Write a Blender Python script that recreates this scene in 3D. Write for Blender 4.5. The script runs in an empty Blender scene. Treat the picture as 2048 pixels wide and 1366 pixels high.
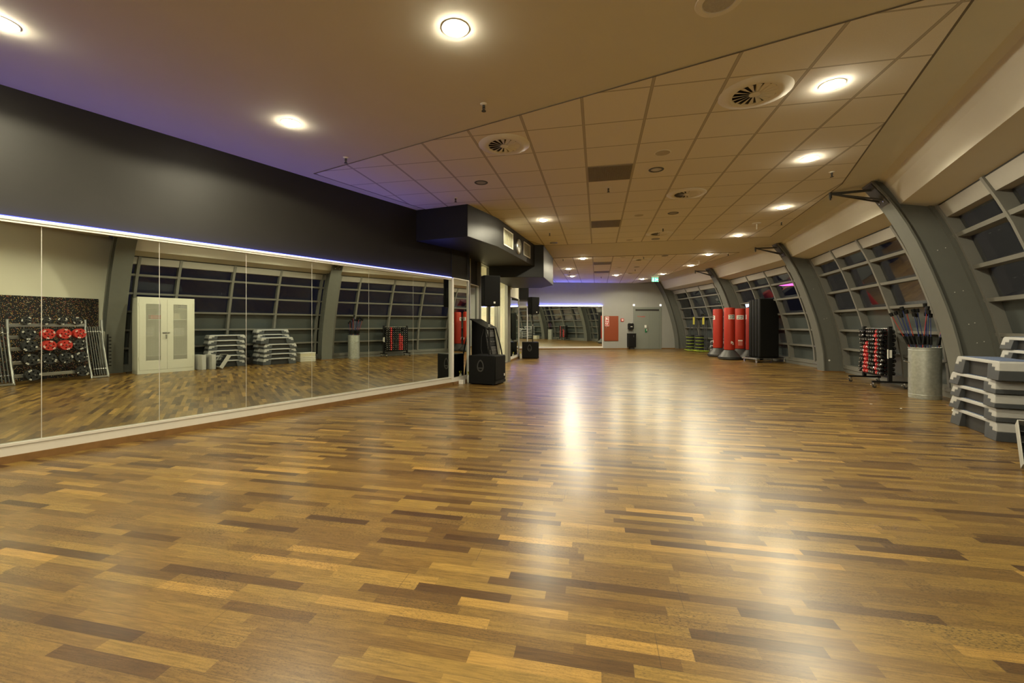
import bpy, bmesh, math, random
from mathutils import Vector, Matrix
random.seed(7)
PI = math.pi
R = math.radians
C = bpy.context.scene.collection
sc = bpy.context.scene

# ------------------------------------------------------------------ helpers
class MB:
    """collects shapes, links them as ONE mesh object"""
    def __init__(s): s.v = []; s.f = []; s.m = []
    def add(s, vs, fs, m=0):
        b = len(s.v); s.v += [tuple(p) for p in vs]
        for f in fs: s.f.append(tuple(b + i for i in f)); s.m.append(m)
        return s
    def box(s, x0, x1, y0, y1, z0, z1, m=0):
        return s.add([(x0,y0,z0),(x1,y0,z0),(x1,y1,z0),(x0,y1,z0),(x0,y0,z1),(x1,y0,z1),(x1,y1,z1),(x0,y1,z1)],
                     [(3,2,1,0),(4,5,6,7),(0,1,5,4),(1,2,6,5),(2,3,7,6),(3,0,4,7)], m)
    def hexa(s, p, m=0):   # 8 points: bottom loop, top loop
        return s.add(p, [(3,2,1,0),(4,5,6,7),(0,1,5,4),(1,2,6,5),(2,3,7,6),(3,0,4,7)], m)
    def prism(s, poly, z0, z1, m=0):
        n = len(poly)
        return s.add([(x,y,z0) for x,y in poly] + [(x,y,z1) for x,y in poly],
                     [tuple(range(n-1,-1,-1)), tuple(range(n,2*n))] + [(i,(i+1)%n,n+(i+1)%n,n+i) for i in range(n)], m)
    def prismy(s, poly, y0, y1, m=0, ty=None):   # polygon in x,z run along y; ty(z) tapers the half width
        n = len(poly); k = (lambda z: 1.0) if ty is None else ty
        return s.add([(x,y0*k(z),z) for x,z in poly] + [(x,y1*k(z),z) for x,z in poly],
                     [tuple(range(n)), tuple(range(2*n-1,n-1,-1))] + [(i,n+i,n+(i+1)%n,(i+1)%n) for i in range(n)], m)
    def cyl(s, p0, p1, r0, r1=None, n=16, m=0):
        r1 = r0 if r1 is None else r1
        p0 = Vector(p0); p1 = Vector(p1); d = (p1-p0).normalized()
        a = d.orthogonal().normalized(); b = d.cross(a)
        vs = []
        for p, r in ((p0,r0),(p1,r1)):
            for i in range(n):
                t = 2*PI*i/n; vs.append(p + a*math.cos(t)*r + b*math.sin(t)*r)
        return s.add(vs, [tuple(range(n-1,-1,-1)), tuple(range(n,2*n))] + [(i,(i+1)%n,n+(i+1)%n,n+i) for i in range(n)], m)
    def tube(s, pts, r, n=10, m=0):
        pts = [Vector(p) for p in pts]; vs = []; k = len(pts); ref = None
        for i, p in enumerate(pts):
            d = (pts[min(i+1,k-1)] - pts[max(i-1,0)]).normalized()
            if ref is None: ref = d.orthogonal().normalized()
            a = (ref - d*ref.dot(d)).normalized(); ref = a; b = d.cross(a)
            for j in range(n):
                t = 2*PI*j/n; vs.append(p + a*math.cos(t)*r + b*math.sin(t)*r)
        fs = [tuple(range(n-1,-1,-1)), tuple(range((k-1)*n, k*n))]
        for i in range(k-1):
            for j in range(n): fs.append((i*n+j, i*n+(j+1)%n, (i+1)*n+(j+1)%n, (i+1)*n+j))
        return s.add(vs, fs, m)
    def lathe(s, prof, n=32, c=(0,0,0), m=0, ax='z'):
        vs = []
        for r, z in prof:
            for i in range(n):
                t = 2*PI*i/n; x, y = r*math.cos(t), r*math.sin(t)
                q = (x,y,z) if ax == 'z' else ((z,x,y) if ax == 'x' else (y,z,x))
                vs.append((c[0]+q[0], c[1]+q[1], c[2]+q[2]))
        fs = []
        for k in range(len(prof)-1):
            for i in range(n): fs.append((k*n+i, k*n+(i+1)%n, (k+1)*n+(i+1)%n, (k+1)*n+i))
        if prof[0][0] > 1e-6: fs.append(tuple(range(n-1,-1,-1)))
        if prof[-1][0] > 1e-6: fs.append(tuple(range((len(prof)-1)*n, len(prof)*n)))
        return s.add(vs, fs, m)
    def ring(s, prof, n=32, c=(0,0,0), m=0, ax='z'):   # closed profile turned round: a ring with a hole
        vs = []; K = len(prof)
        for r, z in prof:
            for i in range(n):
                t = 2*PI*i/n; x, y = r*math.cos(t), r*math.sin(t)
                q = (x,y,z) if ax == 'z' else ((z,x,y) if ax == 'x' else (y,z,x))
                vs.append((c[0]+q[0], c[1]+q[1], c[2]+q[2]))
        fs = [(k*n+i, k*n+(i+1)%n, ((k+1)%K)*n+(i+1)%n, ((k+1)%K)*n+i) for k in range(K) for i in range(n)]
        return s.add(vs, fs, m)
    def xf(s, M):
        s.v = [tuple(M @ Vector(p)) for p in s.v]; return s
    def join(s, o, M=None, m=None):
        vs = o.v if M is None else [tuple(M @ Vector(p)) for p in o.v]
        b = len(s.v); s.v += vs
        for f, k in zip(o.f, o.m): s.f.append(tuple(b+i for i in f)); s.m.append(k if m is None else m)
        return s
    def build(s, name, mats, parent=None, loc=(0,0,0), rz=0, bevel=0, smooth=False, norm=True, seg=2):
        me = bpy.data.meshes.new(name); me.from_pydata(s.v, [], s.f)
        mats = mats if isinstance(mats, (list, tuple)) else [mats]
        for k in mats: me.materials.append(k)
        if len(mats) > 1:
            for p, k in zip(me.polygons, s.m): p.material_index = k
        if norm:
            bm = bmesh.new(); bm.from_mesh(me); bmesh.ops.recalc_face_normals(bm, faces=bm.faces); bm.to_mesh(me); bm.free()
        if smooth or bevel:
            for p in me.polygons: p.use_smooth = True
            me.set_sharp_from_angle(angle=R(38))
        o = bpy.data.objects.new(name, me); C.objects.link(o)
        o.location = loc; o.rotation_euler = (0,0,rz)
        if parent: o.parent = parent
        if bevel:
            b = o.modifiers.new('edge', 'BEVEL'); b.width = bevel; b.segments = seg; b.limit_method = 'ANGLE'; b.angle_limit = R(40)
        return o

def tag(o, label=None, cat=None, group=None, kind=None):
    if label: o['label'] = label
    if cat: o['category'] = cat
    if group: o['group'] = group
    if kind: o['kind'] = kind
    return o
def thing(name, label, cat, loc=(0,0,0), rz=0, group=None):
    o = bpy.data.objects.new(name, None); C.objects.link(o); o.empty_display_size = .1
    o.location = loc; o.rotation_euler = (0,0,rz)
    return tag(o, label, cat, group)
def copy_tree(o, parent=None):
    c = o.copy(); C.objects.link(c); c.parent = parent
    for ch in list(o.children): copy_tree(ch, c)
    return c
def struct(mb, name, mats, **k): return tag(mb.build(name, mats, **k), kind='structure')
ORD = ['topmost','second from the top','third from the top','fourth from the top','fifth from the top','sixth from the top','seventh from the top','eighth from the top','ninth from the top','tenth from the top','eleventh from the top']
NTH = ['first','second','third','fourth','fifth','sixth','seventh','eighth','ninth','tenth','eleventh','twelfth']

# ------------------------------------------------------------------ materials
def N(nt, typ, **k):
    n = nt.nodes.new(typ)
    for a, v in k.items():
        if a.startswith('i_'): n.inputs[a[2:].replace('_',' ')].default_value = v
        else: setattr(n, a, v)
    return n
def base_mat(name):
    m = bpy.data.materials.new(name); m.use_nodes = True; nt = m.node_tree
    return m, nt, nt.nodes['Principled BSDF']
def mat(name, col, rough=.5, metal=0, var=.12, scale=18, bump=0, spec=.5, coat=0, bscale=None):
    """plain surface with a slight procedural unevenness of tone"""
    m, nt, b = base_mat(name); L = nt.links
    tc = N(nt,'ShaderNodeTexCoord'); nz = N(nt,'ShaderNodeTexNoise'); nz.inputs['Scale'].default_value = scale; nz.inputs['Detail'].default_value = 3
    L.new(tc.outputs['Object'], nz.inputs['Vector'])
    cr = N(nt,'ShaderNodeMix', data_type='RGBA')
    cr.inputs[6].default_value = (*[c*(1-var) for c in col],1); cr.inputs[7].default_value = (*[min(1,c*(1+var)) for c in col],1)
    L.new(nz.outputs['Fac'], cr.inputs[0]); L.new(cr.outputs[2], b.inputs['Base Color'])
    b.inputs['Roughness'].default_value = rough; b.inputs['Metallic'].default_value = metal
    b.inputs['Specular IOR Level'].default_value = spec; b.inputs['Coat Weight'].default_value = coat; b.inputs['Coat Roughness'].default_value = .15
    if bump:
        bn = N(nt,'ShaderNodeTexNoise'); bn.inputs['Scale'].default_value = bscale or scale*8; L.new(tc.outputs['Object'], bn.inputs['Vector'])
        bp = N(nt,'ShaderNodeBump'); bp.inputs['Strength'].default_value = bump; bp.inputs['Distance'].default_value = .003
        L.new(bn.outputs['Fac'], bp.inputs['Height']); L.new(bp.outputs['Normal'], b.inputs['Normal'])
    return m
def emit(name, col, strength, body=(.8,.8,.8)):
    m, nt, b = base_mat(name)
    b.inputs['Base Color'].default_value = (*body,1)
    b.inputs['Emission Color'].default_value = (*col,1); b.inputs['Emission Strength'].default_value = strength
    return m
def math_(nt, op, a, b=None, c=None):
    n = nt.nodes.new('ShaderNodeMath'); n.operation = op
    for i, x in enumerate((a,b,c)):
        if x is None: continue
        if isinstance(x, (int,float)): n.inputs[i].default_value = x
        else: nt.links.new(x, n.inputs[i])
    return n.outputs[0]

def floor_mat():
    m, nt, b = base_mat('oiled_strip_parquet'); L = nt.links
    tc = N(nt,'ShaderNodeTexCoord'); sp = N(nt,'ShaderNodeSeparateXYZ'); L.new(tc.outputs['Object'], sp.inputs[0])
    x, y = sp.outputs['X'], sp.outputs['Y']
    def wn(*v):
        cb = N(nt,'ShaderNodeCombineXYZ')
        for i, q in enumerate(v):
            if isinstance(q,(int,float)): cb.inputs[i].default_value = q
            else: L.new(q, cb.inputs[i])
        w = N(nt,'ShaderNodeTexWhiteNoise', noise_dimensions='3D'); L.new(cb.outputs[0], w.inputs['Vector']); return w.outputs['Value']
    yr = math_(nt,'DIVIDE', y, .0607); row = math_(nt,'FLOOR', yr); fy = math_(nt,'FRACT', yr)
    rr = wn(row, 3.1, 1.7); rl = wn(row, 9.4, 5.2)
    ln = math_(nt,'MULTIPLY_ADD', rl, .2, .36)                       # strip length differs from row to row
    xr = math_(nt,'ADD', math_(nt,'DIVIDE', x, ln), math_(nt,'MULTIPLY', rr, 17.0)); colm = math_(nt,'FLOOR', xr); fx = math_(nt,'FRACT', xr)
    rc = wn(row, colm, 0.3); rc2 = wn(row, colm, 8.8)
    ramp = N(nt,'ShaderNodeValToRGB'); e = ramp.color_ramp.elements
    e[0].position = 0; e[0].color = (.072,.034,.010,1); e[1].position = 1; e[1].color = (.44,.255,.060,1)
    for p, c in ((.12,(.120,.062,.016)),(.30,(.184,.103,.025)),(.64,(.242,.142,.033)),(.90,(.305,.188,.042))):
        k = e.new(p); k.color = (*c,1)
    L.new(rc, ramp.inputs[0])
    def stretched(sx, sy, scale, det=4, off=None):
        mp = N(nt,'ShaderNodeMapping'); mp.inputs['Scale'].default_value = (sx,sy,1)
        if off is not None:
            cb = N(nt,'ShaderNodeCombineXYZ'); L.new(math_(nt,'MULTIPLY', off, 40.0), cb.inputs[0]); L.new(math_(nt,'MULTIPLY', off, 23.0), cb.inputs[2]); L.new(cb.outputs[0], mp.inputs['Location'])
        L.new(tc.outputs['Object'], mp.inputs['Vector'])
        nz = N(nt,'ShaderNodeTexNoise'); nz.inputs['Scale'].default_value = scale; nz.inputs['Detail'].default_value = det; L.new(mp.outputs[0], nz.inputs['Vector']); return nz.outputs['Fac']
    grain = stretched(1.0, 14.0, 9, 5, rc2)
    g1 = N(nt,'ShaderNodeMapRange'); g1.inputs[1].default_value = .25; g1.inputs[2].default_value = .75; g1.inputs[3].default_value = .56; g1.inputs[4].default_value = 1.18; L.new(grain, g1.inputs[0])
    mul = N(nt,'ShaderNodeMix', data_type='RGBA', blend_type='MULTIPLY'); mul.inputs[0].default_value = 1
    L.new(ramp.outputs[0], mul.inputs[6]); L.new(g1.outputs[0], mul.inputs[7])
    # dark worn flecks, in patches
    fleck = stretched(1.0, 3.6, 62, 9); patch = stretched(.6, 1.0, 1.5, 3)
    fine = stretched(1.0, 2.2, 130, 6, rc2)
    f1 = N(nt,'ShaderNodeMapRange'); f1.inputs[1].default_value = .55; f1.inputs[2].default_value = .60; L.new(fleck, f1.inputs[0])
    p1 = N(nt,'ShaderNodeMapRange'); p1.inputs[1].default_value = .38; p1.inputs[2].default_value = .64; L.new(patch, p1.inputs[0])
    k1 = N(nt,'ShaderNodeMapRange'); k1.inputs[1].default_value = .25; k1.inputs[2].default_value = .9; L.new(rc2, k1.inputs[0])
    fm = math_(nt,'MULTIPLY', f1.outputs[0], math_(nt,'MULTIPLY', p1.outputs[0], math_(nt,'MULTIPLY_ADD', k1.outputs[0], .75, .25)))
    dk = N(nt,'ShaderNodeMix', data_type='RGBA'); dk.inputs[7].default_value = (.022,.016,.010,1)
    f2 = N(nt,'ShaderNodeMapRange'); f2.inputs[1].default_value = .56; f2.inputs[2].default_value = .66; L.new(fine, f2.inputs[0])
    fm2 = math_(nt,'MAXIMUM', math_(nt,'MULTIPLY', fm, .85), math_(nt,'MULTIPLY', f2.outputs[0], math_(nt,'MULTIPLY_ADD', p1.outputs[0], .5, .12)))
    L.new(fm2, dk.inputs[0]); L.new(mul.outputs[2], dk.inputs[6])
    # joints: between strips a hair line, between boards a darker one
    ey = math_(nt,'MULTIPLY', math_(nt,'MINIMUM', fy, math_(nt,'SUBTRACT', 1.0, fy)), .0607)
    ex = math_(nt,'MULTIPLY', math_(nt,'MINIMUM', fx, math_(nt,'SUBTRACT', 1.0, fx)), ln)
    b3 = math_(nt,'DIVIDE', yr, 3.0); brow = math_(nt,'FLOOR', b3); bf = math_(nt,'FRACT', b3)
    eb = math_(nt,'MULTIPLY', math_(nt,'MINIMUM', bf, math_(nt,'SUBTRACT', 1.0, bf)), .182)
    bx = math_(nt,'FRACT', math_(nt,'ADD', math_(nt,'DIVIDE', x, 2.2), math_(nt,'MULTIPLY', wn(brow, 1.9, 2.2), 7.0)))
    ebx = math_(nt,'MULTIPLY', math_(nt,'MINIMUM', bx, math_(nt,'SUBTRACT', 1.0, bx)), 2.2)
    j1 = math_(nt,'LESS_THAN', math_(nt,'MINIMUM', ey, ex), .0006)
    j2 = math_(nt,'LESS_THAN', math_(nt,'MINIMUM', math_(nt,'MULTIPLY', eb, 1.4), ebx), .0013)
    jj = math_(nt,'MAXIMUM', math_(nt,'MULTIPLY', j1, .18), math_(nt,'MULTIPLY', j2, .6))
    jm = N(nt,'ShaderNodeMix', data_type='RGBA'); jm.inputs[7].default_value = (.03,.018,.01,1)
    L.new(jj, jm.inputs[0]); L.new(dk.outputs[2], jm.inputs[6]); L.new(jm.outputs[2], b.inputs['Base Color'])
    rn = stretched(1.0, 2.0, 3.0, 3)
    ro = math_(nt,'ADD', math_(nt,'MULTIPLY_ADD', rn, .16, .30), math_(nt,'MULTIPLY', fm, .2))
    L.new(ro, b.inputs['Roughness']); b.inputs['Specular IOR Level'].default_value = .3; b.inputs['Coat Weight'].default_value = .42; b.inputs['Coat Roughness'].default_value = .27
    bp = N(nt,'ShaderNodeBump'); bp.inputs['Strength'].default_value = .22; bp.inputs['Distance'].default_value = .0015
    hh = math_(nt,'SUBTRACT', math_(nt,'MULTIPLY_ADD', grain, .35, math_(nt,'MULTIPLY', rc2, .25)), math_(nt,'MULTIPLY', jj, .8))
    L.new(hh, bp.inputs['Height']); L.new(bp.outputs['Normal'], b.inputs['Normal']); L.new(bp.outputs['Normal'], b.inputs['Coat Normal'])
    return m

def tile_mat():
    m, nt, b = base_mat('mineral_fibre_tiles'); L = nt.links
    tc = N(nt,'ShaderNodeTexCoord'); sp = N(nt,'ShaderNodeSeparateXYZ'); L.new(tc.outputs['Object'], sp.inputs[0])
    def edge(v):
        q = math_(nt,'DIVIDE', v, .625); f_ = math_(nt,'FRACT', q)
        return math_(nt,'MULTIPLY', math_(nt,'MINIMUM', f_, math_(nt,'SUBTRACT', 1.0, f_)), .625), math_(nt,'FLOOR', q)
    ex, cx_ = edge(sp.outputs['X']); ey, cy_ = edge(sp.outputs['Y'])
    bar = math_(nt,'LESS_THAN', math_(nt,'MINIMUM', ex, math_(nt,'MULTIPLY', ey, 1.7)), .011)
    gap = math_(nt,'LESS_THAN', math_(nt,'MINIMUM', ex, math_(nt,'MULTIPLY', ey, 1.7)), .0145)
    nz = N(nt,'ShaderNodeTexNoise'); nz.inputs['Scale'].default_value = 170; nz.inputs['Detail'].default_value = 3; L.new(tc.outputs['Object'], nz.inputs['Vector'])
    cb = N(nt,'ShaderNodeCombineXYZ'); L.new(cx_, cb.inputs[0]); L.new(cy_, cb.inputs[1])
    wn = N(nt,'ShaderNodeTexWhiteNoise'); L.new(cb.outputs[0], wn.inputs['Vector'])
    v = math_(nt,'ADD', math_(nt,'MULTIPLY_ADD', nz.outputs['Fac'],   .20, .77), math_(nt,'MULTIPLY', wn.outputs['Value'], .03))
    mx = N(nt,'ShaderNodeMix', data_type='RGBA', blend_type='MULTIPLY'); mx.inputs[0].default_value = 1; mx.inputs[6].default_value = (.93,.90,.84,1); L.new(v, mx.inputs[7])
    m1 = N(nt,'ShaderNodeMix', data_type='RGBA'); m1.inputs[7].default_value = (.30,.27,.23,1); L.new(gap, m1.inputs[0]); L.new(mx.outputs[2], m1.inputs[6])
    m2 = N(nt,'ShaderNodeMix', data_type='RGBA'); m2.inputs[7].default_value = (.50,.47,.42,1); L.new(bar, m2.inputs[0]); L.new(m1.outputs[2], m2.inputs[6])  # bars toned darker, their shading put into the colour
    L.new(m2.outputs[2], b.inputs['Base Color']); b.inputs['Roughness'].default_value = .85; b.inputs['Specular IOR Level'].default_value = .2
    bp = N(nt,'ShaderNodeBump'); bp.inputs['Strength'].default_value = .25; bp.inputs['Distance'].default_value = .002; L.new(nz.outputs['Fac'], bp.inputs['Height']); L.new(bp.outputs['Normal'], b.inputs['Normal'])
    return m

def speckle_mat():
    m, nt, b = base_mat('speckled_rubber'); L = nt.links
    tc = N(nt,'ShaderNodeTexCoord'); vo = N(nt,'ShaderNodeTexVoronoi'); vo.inputs['Scale'].default_value = 88; L.new(tc.outputs['Object'], vo.inputs['Vector'])
    sp = N(nt,'ShaderNodeSeparateColor'); L.new(vo.outputs['Color'], sp.inputs[0])
    on = math_(nt,'MULTIPLY', math_(nt,'GREATER_THAN', sp.outputs[0], .83), math_(nt,'LESS_THAN', vo.outputs['Distance'], .5))
    rp = N(nt,'ShaderNodeValToRGB'); rp.color_ramp.interpolation = 'CONSTANT'; e = rp.color_ramp.elements
    e[0].color = (.75,.50,.12,1); e[1].position = .4; e[1].color = (.6,.55,.42,1); k = e.new(.7); k.color = (.5,.11,.06,1)
    L.new(sp.outputs[1], rp.inputs[0])
    mx = N(nt,'ShaderNodeMix', data_type='RGBA'); mx.inputs[6].default_value = (.008,.008,.009,1); L.new(on, mx.inputs[0]); L.new(rp.outputs[0], mx.inputs[7])
    L.new(mx.outputs[2], b.inputs['Base Color']); b.inputs['Roughness'].default_value = .8
    return m

def glass_mat(name, tint=(.9,.92,.95), fac=.62):
    m = bpy.data.materials.new(name); m.use_nodes = True; nt = m.node_tree; nt.nodes.clear(); L = nt.links
    o = N(nt,'ShaderNodeOutputMaterial'); mx = N(nt,'ShaderNodeMixShader'); t = N(nt,'ShaderNodeBsdfTransparent'); g = N(nt,'ShaderNodeBsdfGlossy')
    t.inputs[0].default_value = (*tint,1); g.inputs['Roughness'].default_value = .02
    fr = N(nt,'ShaderNodeFresnel'); fr.inputs[0].default_value = 1.5
    nz = N(nt,'ShaderNodeTexNoise'); nz.inputs['Scale'].default_value = 3
    L.new(math_(nt,'MULTIPLY', fr.outputs[0], math_(nt,'MULTIPLY_ADD', nz.outputs['Fac'], .1, fac)), mx.inputs[0])
    L.new(t.outputs[0], mx.inputs[1]); L.new(g.outputs[0], mx.inputs[2]); L.new(mx.outputs[0], o.inputs[0])
    return m
def mirror_mat():
    m, nt, b = base_mat('silvered_glass')
    nz = N(nt,'ShaderNodeTexNoise'); nz.inputs['Scale'].default_value = 1.5
    mr = N(nt,'ShaderNodeMapRange'); mr.inputs[3].default_value = .0; mr.inputs[4].default_value = .012; nt.links.new(nz.outputs['Fac'], mr.inputs[0]); nt.links.new(mr.outputs[0], b.inputs['Roughness'])
    b.inputs['Base Color'].default_value = (.75,.80,.72,1); b.inputs['Metallic'].default_value = 1
    return m

M = dict(
    floor=floor_mat(), tile=tile_mat(), rubber=speckle_mat(), glass=glass_mat('window_glass'), office_glass=glass_mat('office_glass',(.95,.95,.9),.25), mirror=mirror_mat(),
    plaster=mat('cream_ceiling_plaster',(.72,.70,.62),.8,var=.03,scale=3,bump=.08,bscale=220,spec=.25),
    cream=mat('cream_wall_paint',(.72,.70,.58),.7,var=.03,scale=3,bump=.06,bscale=220,spec=.3),
    black_wall=mat('matte_black_wall_paint',(.020,.0185,.0155),.50,spec=.3,var=.12,scale=5,bump=.12,bscale=260),
    black_paint=mat('satin_black_paint',(.016,.016,.0155),.50,spec=.3,var=.15,scale=4,bump=.2,bscale=120),
    grey_wall=mat('grey_wall_paint',(.30,.30,.28),.65,var=.04,scale=4,bump=.08,bscale=240),
    steel=mat('grey_painted_steel',(.138,.142,.126),.50,var=.07,scale=9,bump=.06,bscale=180),
    steel2=mat('grey_window_frame_paint',(.19,.187,.168),.48,var=.06,scale=9),
    dark_steel=mat('dark_bracket_steel',(.05,.048,.042),.5,var=.12),
    spandrel=mat('grey_glass_spandrel',(.078,.090,.090),.22,var=.08,scale=3),
    head_band=mat('grey_head_panel',(.36,.34,.30),.5,var=.05),
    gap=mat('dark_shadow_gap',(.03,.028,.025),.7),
    skirt=mat('parquet_skirting_wood',(.20,.105,.035),.4,var=.25,scale=14),
    plinth=mat('white_mirror_plinth',(.66,.63,.56),.35,var=.03),
    frame_white=mat('white_aluminium_profile',(.72,.70,.65),.35,var=.03),
    led_glow=emit('blue_led_glow_band',(.05,.07,.9),.55,(.01,.01,.05)),  # self-lit colour standing in for the blue glow above the LEDs
    led_far=emit('blue_led_strip',(.15,.18,1.0),30,(.02,.02,.04)),
    led=emit('blue_white_led_strip',(.13,.16,1.0),5.2,(.02,.02,.04)),
    lamp=emit('warm_lamp_lens',(1,.88,.62),85),
    lamp_rim=mat('white_lamp_ring',(.8,.78,.72),.4,var=.03),
    lens_off=mat('dull_lamp_lens',(.42,.39,.33),.25,var=.2,scale=60),
    black=mat('black_plastic',(.008,.008,.008),.5,var=.2,spec=.2),
    black_tex=mat('black_speaker_lacquer',(.007,.007,.007),.6,var=.2,spec=.14,bump=.4,bscale=420),
    grille_black=mat('black_grille_mesh',(.006,.006,.006),.7,spec=.14,var=.3,scale=300,bump=.5,bscale=700),
    grey_metal=mat('brushed_grey_metal',(.42,.42,.40),.32,metal=.9,var=.1),
    gunmetal=mat('dark_bar_steel',(.10,.10,.095),.35,metal=.8,var=.1),
    chrome=mat('chrome_tube',(.62,.62,.60),.22,metal=1,var=.06),
    galv=mat('galvanised_sheet',(.44,.46,.42),.45,metal=.55,var=.30,scale=24,bump=.1),
    red_vinyl=mat('red_vinyl',(.36,.026,.012),.5,spec=.3,var=.06,bump=.06,bscale=300),
    bag_base=mat('charcoal_plastic',(.045,.045,.045),.45,var=.12),
    white=mat('white_print',(.78,.77,.72),.5,var=.03),
    ink=mat('black_print',(.02,.02,.02),.6,var=.1),
    red_paint=mat('red_metal_paint',(.235,.050,.016),.42,var=.05),
    red_sign=mat('red_sign_print',(.50,.03,.03),.5,var=.05),
    door_grey=mat('grey_green_door_paint',(.20,.215,.19),.45,var=.04),
    green=mat('green_plastic',(.01,.16,.06),.4,var=.1),
    step_grey=mat('light_grey_step_plastic',(.45,.45,.44),.5,var=.06,bump=.1),
    step_dark=mat('slate_step_plastic',(.055,.060,.066),.55,var=.12),
    step_blue=None,
    cabinet=mat('pale_cabinet_lacquer',(.66,.66,.56),.4,var=.03),
    foam=mat('pale_grey_foam_plastic',(.48,.48,.45),.6,var=.06),
    cream_box=mat('cream_box_board',(.62,.58,.42),.55,var=.1),
    plate_black=mat('black_rubber_plate',(.020,.021,.022),.5,var=.15),
    plate_red=mat('red_rubber_plate',(.50,.035,.025),.45,var=.08),
    db_black=mat('black_vinyl_dumbbell',(.012,.012,.013),.22,var=.2,coat=.3),
    db_red=mat('red_vinyl_dumbbell',(.50,.025,.03),.25,var=.1,coat=.3),
    rod_blue=mat('blue_rod',(.02,.035,.16),.4,var=.1), rod_red=mat('red_rod',(.42,.03,.02),.4,var=.1),
    mat_black=mat('black_exercise_mat',(.008,.008,.0075),.6,spec=.2,var=.15,bump=.15),
    lime=mat('lime_green_plastic',(.42,.55,.06),.45,var=.1), yellow=mat('yellow_sign_board',(.55,.50,.07),.5,var=.06),
    exit=emit('green_exit_sign_light',(.12,.8,.40),.55,(.02,.4,.2)), exit_w=emit('white_exit_sign_light',(.8,1.0,.9),1.3),
    sign_lamp=emit('white_door_lamp',(1,.97,.9),2.5),
    bottle=mat('white_bottle_plastic',(.62,.60,.50),.35,var=.05),
    pink=emit('pink_disc_glow',(.9,.12,.55),1.6), cold=emit('cold_street_lamp',(.6,.75,1.0),3.0),
)

def stepmat():
    m, nt, b = base_mat('blue_step_mat'); L = nt.links
    tc = N(nt,'ShaderNodeTexCoord'); wv = N(nt,'ShaderNodeTexWave', bands_direction='X'); wv.inputs['Scale'].default_value = 9; wv.inputs['Distortion'].default_value = 2.5; L.new(tc.outputs['Object'], wv.inputs['Vector'])
    rp_ = N(nt,'ShaderNodeValToRGB'); e = rp_.color_ramp.elements; e[0].position = .72; e[0].color = (.012,.045,.17,1); e[1].position = .86; e[1].color = (.36,.42,.52,1)
    L.new(wv.outputs['Fac'], rp_.inputs[0]); L.new(rp_.outputs[0], b.inputs['Base Color']); b.inputs['Roughness'].default_value = .75
    return m
M['step_blue'] = stepmat()

# ------------------------------------------------------------------ camera (eye height 1.24 m, lens axis level, shifted)
EYE = 1.24; CEIL = 3.39
cam_d = bpy.data.cameras.new('camera'); cam = bpy.data.objects.new('camera', cam_d); C.objects.link(cam)
cam.location = (0,0,EYE); cam.rotation_euler = (PI/2,0,0)
cam_d.sensor_width = 36; cam_d.lens = 861/2048*36; cam_d.shift_x = (1024-1004.5)/2048; cam_d.shift_y = (649.9-683)/2048; cam_d.clip_start = .02
sc.camera = cam

# ------------------------------------------------------------------ plan of the room
# ribs of the curved window wall: inner face at the floor, direction outwards (angle below +x)
RIB = {'Y':((.26,-2.30),46), 'Z':((3.98,1.45),35), 'A':((6.78,6.38),22), 'B':((8.557,11.57),13.4), 'C':((9.19,16.92),2), 'D':((9.00,22.23),-8)}
PROF = [(0,0),(-.02,.45),(-.09,.9),(-.19,1.35),(-.29,1.68),(-.40,2.02),(-.54,2.42),(-.73,2.85),(-.90,3.15),(-1.03,3.33),(-1.12,3.46)]
def rp(z):
    if z <= 0: return 0.0
    for (a,za),(b,zb) in zip(PROF, PROF[1:]):
        if z <= zb: return a + (b-a)*(z-za)/(zb-za)
    return PROF[-1][0] - .7*(z-PROF[-1][1])
def e_r(k): a = R(RIB[k][1]); return (math.cos(a), -math.sin(a))
def at_rib(k, r, z): p = RIB[k][0]; e = e_r(k); return (p[0]+r*e[0], p[1]+r*e[1], z)
def bay(a, b, s, r, z):
    p, q = at_rib(a,r,z), at_rib(b,r,z); return tuple(p[i]+(q[i]-p[i])*s for i in range(3))
TH = R(12.456); GX, GY = .1264, 4.1387           # ceiling grid: origin and turn
def grid(i, j): return (GX+.625*(i*math.cos(TH)+j*math.sin(TH)), GY+.625*(-i*math.sin(TH)+j*math.cos(TH)))

PH = R(34.32); U = (math.sin(PH), math.cos(PH)); NV = (math.cos(PH), -math.sin(PH))     # mirror wall: along, towards the room
W0 = (-4.447, 3.81)
def mw(t, d, z=None):      # t along the mirror wall, d into the room
    p = (W0[0]+t*U[0]+d*NV[0], W0[1]+t*U[1]+d*NV[1]); return p if z is None else (*p, z)
ED = (math.cos(R(5.9)), math.sin(R(5.9))); EN = (math.sin(R(5.9)), -math.cos(R(5.9)))    # end wall: along, towards the room
E0 = (0, 21.45)
def ew(s, d, z=None):
    p = (E0[0]+s*ED[0]+d*EN[0], E0[1]+s*ED[1]+d*EN[1]); return p if z is None else (*p, z)

def slab(mb, pf, t0, t1, d0, d1, z0, z1, m=0):
    """block in wall coordinates pf(along, out)"""
    return mb.hexa([(*pf(t0,d0),z0),(*pf(t1,d0),z0),(*pf(t1,d1),z0),(*pf(t0,d1),z0),(*pf(t0,d0),z1),(*pf(t1,d0),z1),(*pf(t1,d1),z1),(*pf(t0,d1),z1)], m)
def line_frame(p, q):
    d = math.hypot(q[0]-p[0], q[1]-p[1]); u = ((q[0]-p[0])/d, (q[1]-p[1])/d); n = (u[1], -u[0])
    return (lambda t, o: (p[0]+u[0]*t+n[0]*o, p[1]+u[1]*t+n[1]*o)), d

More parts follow.
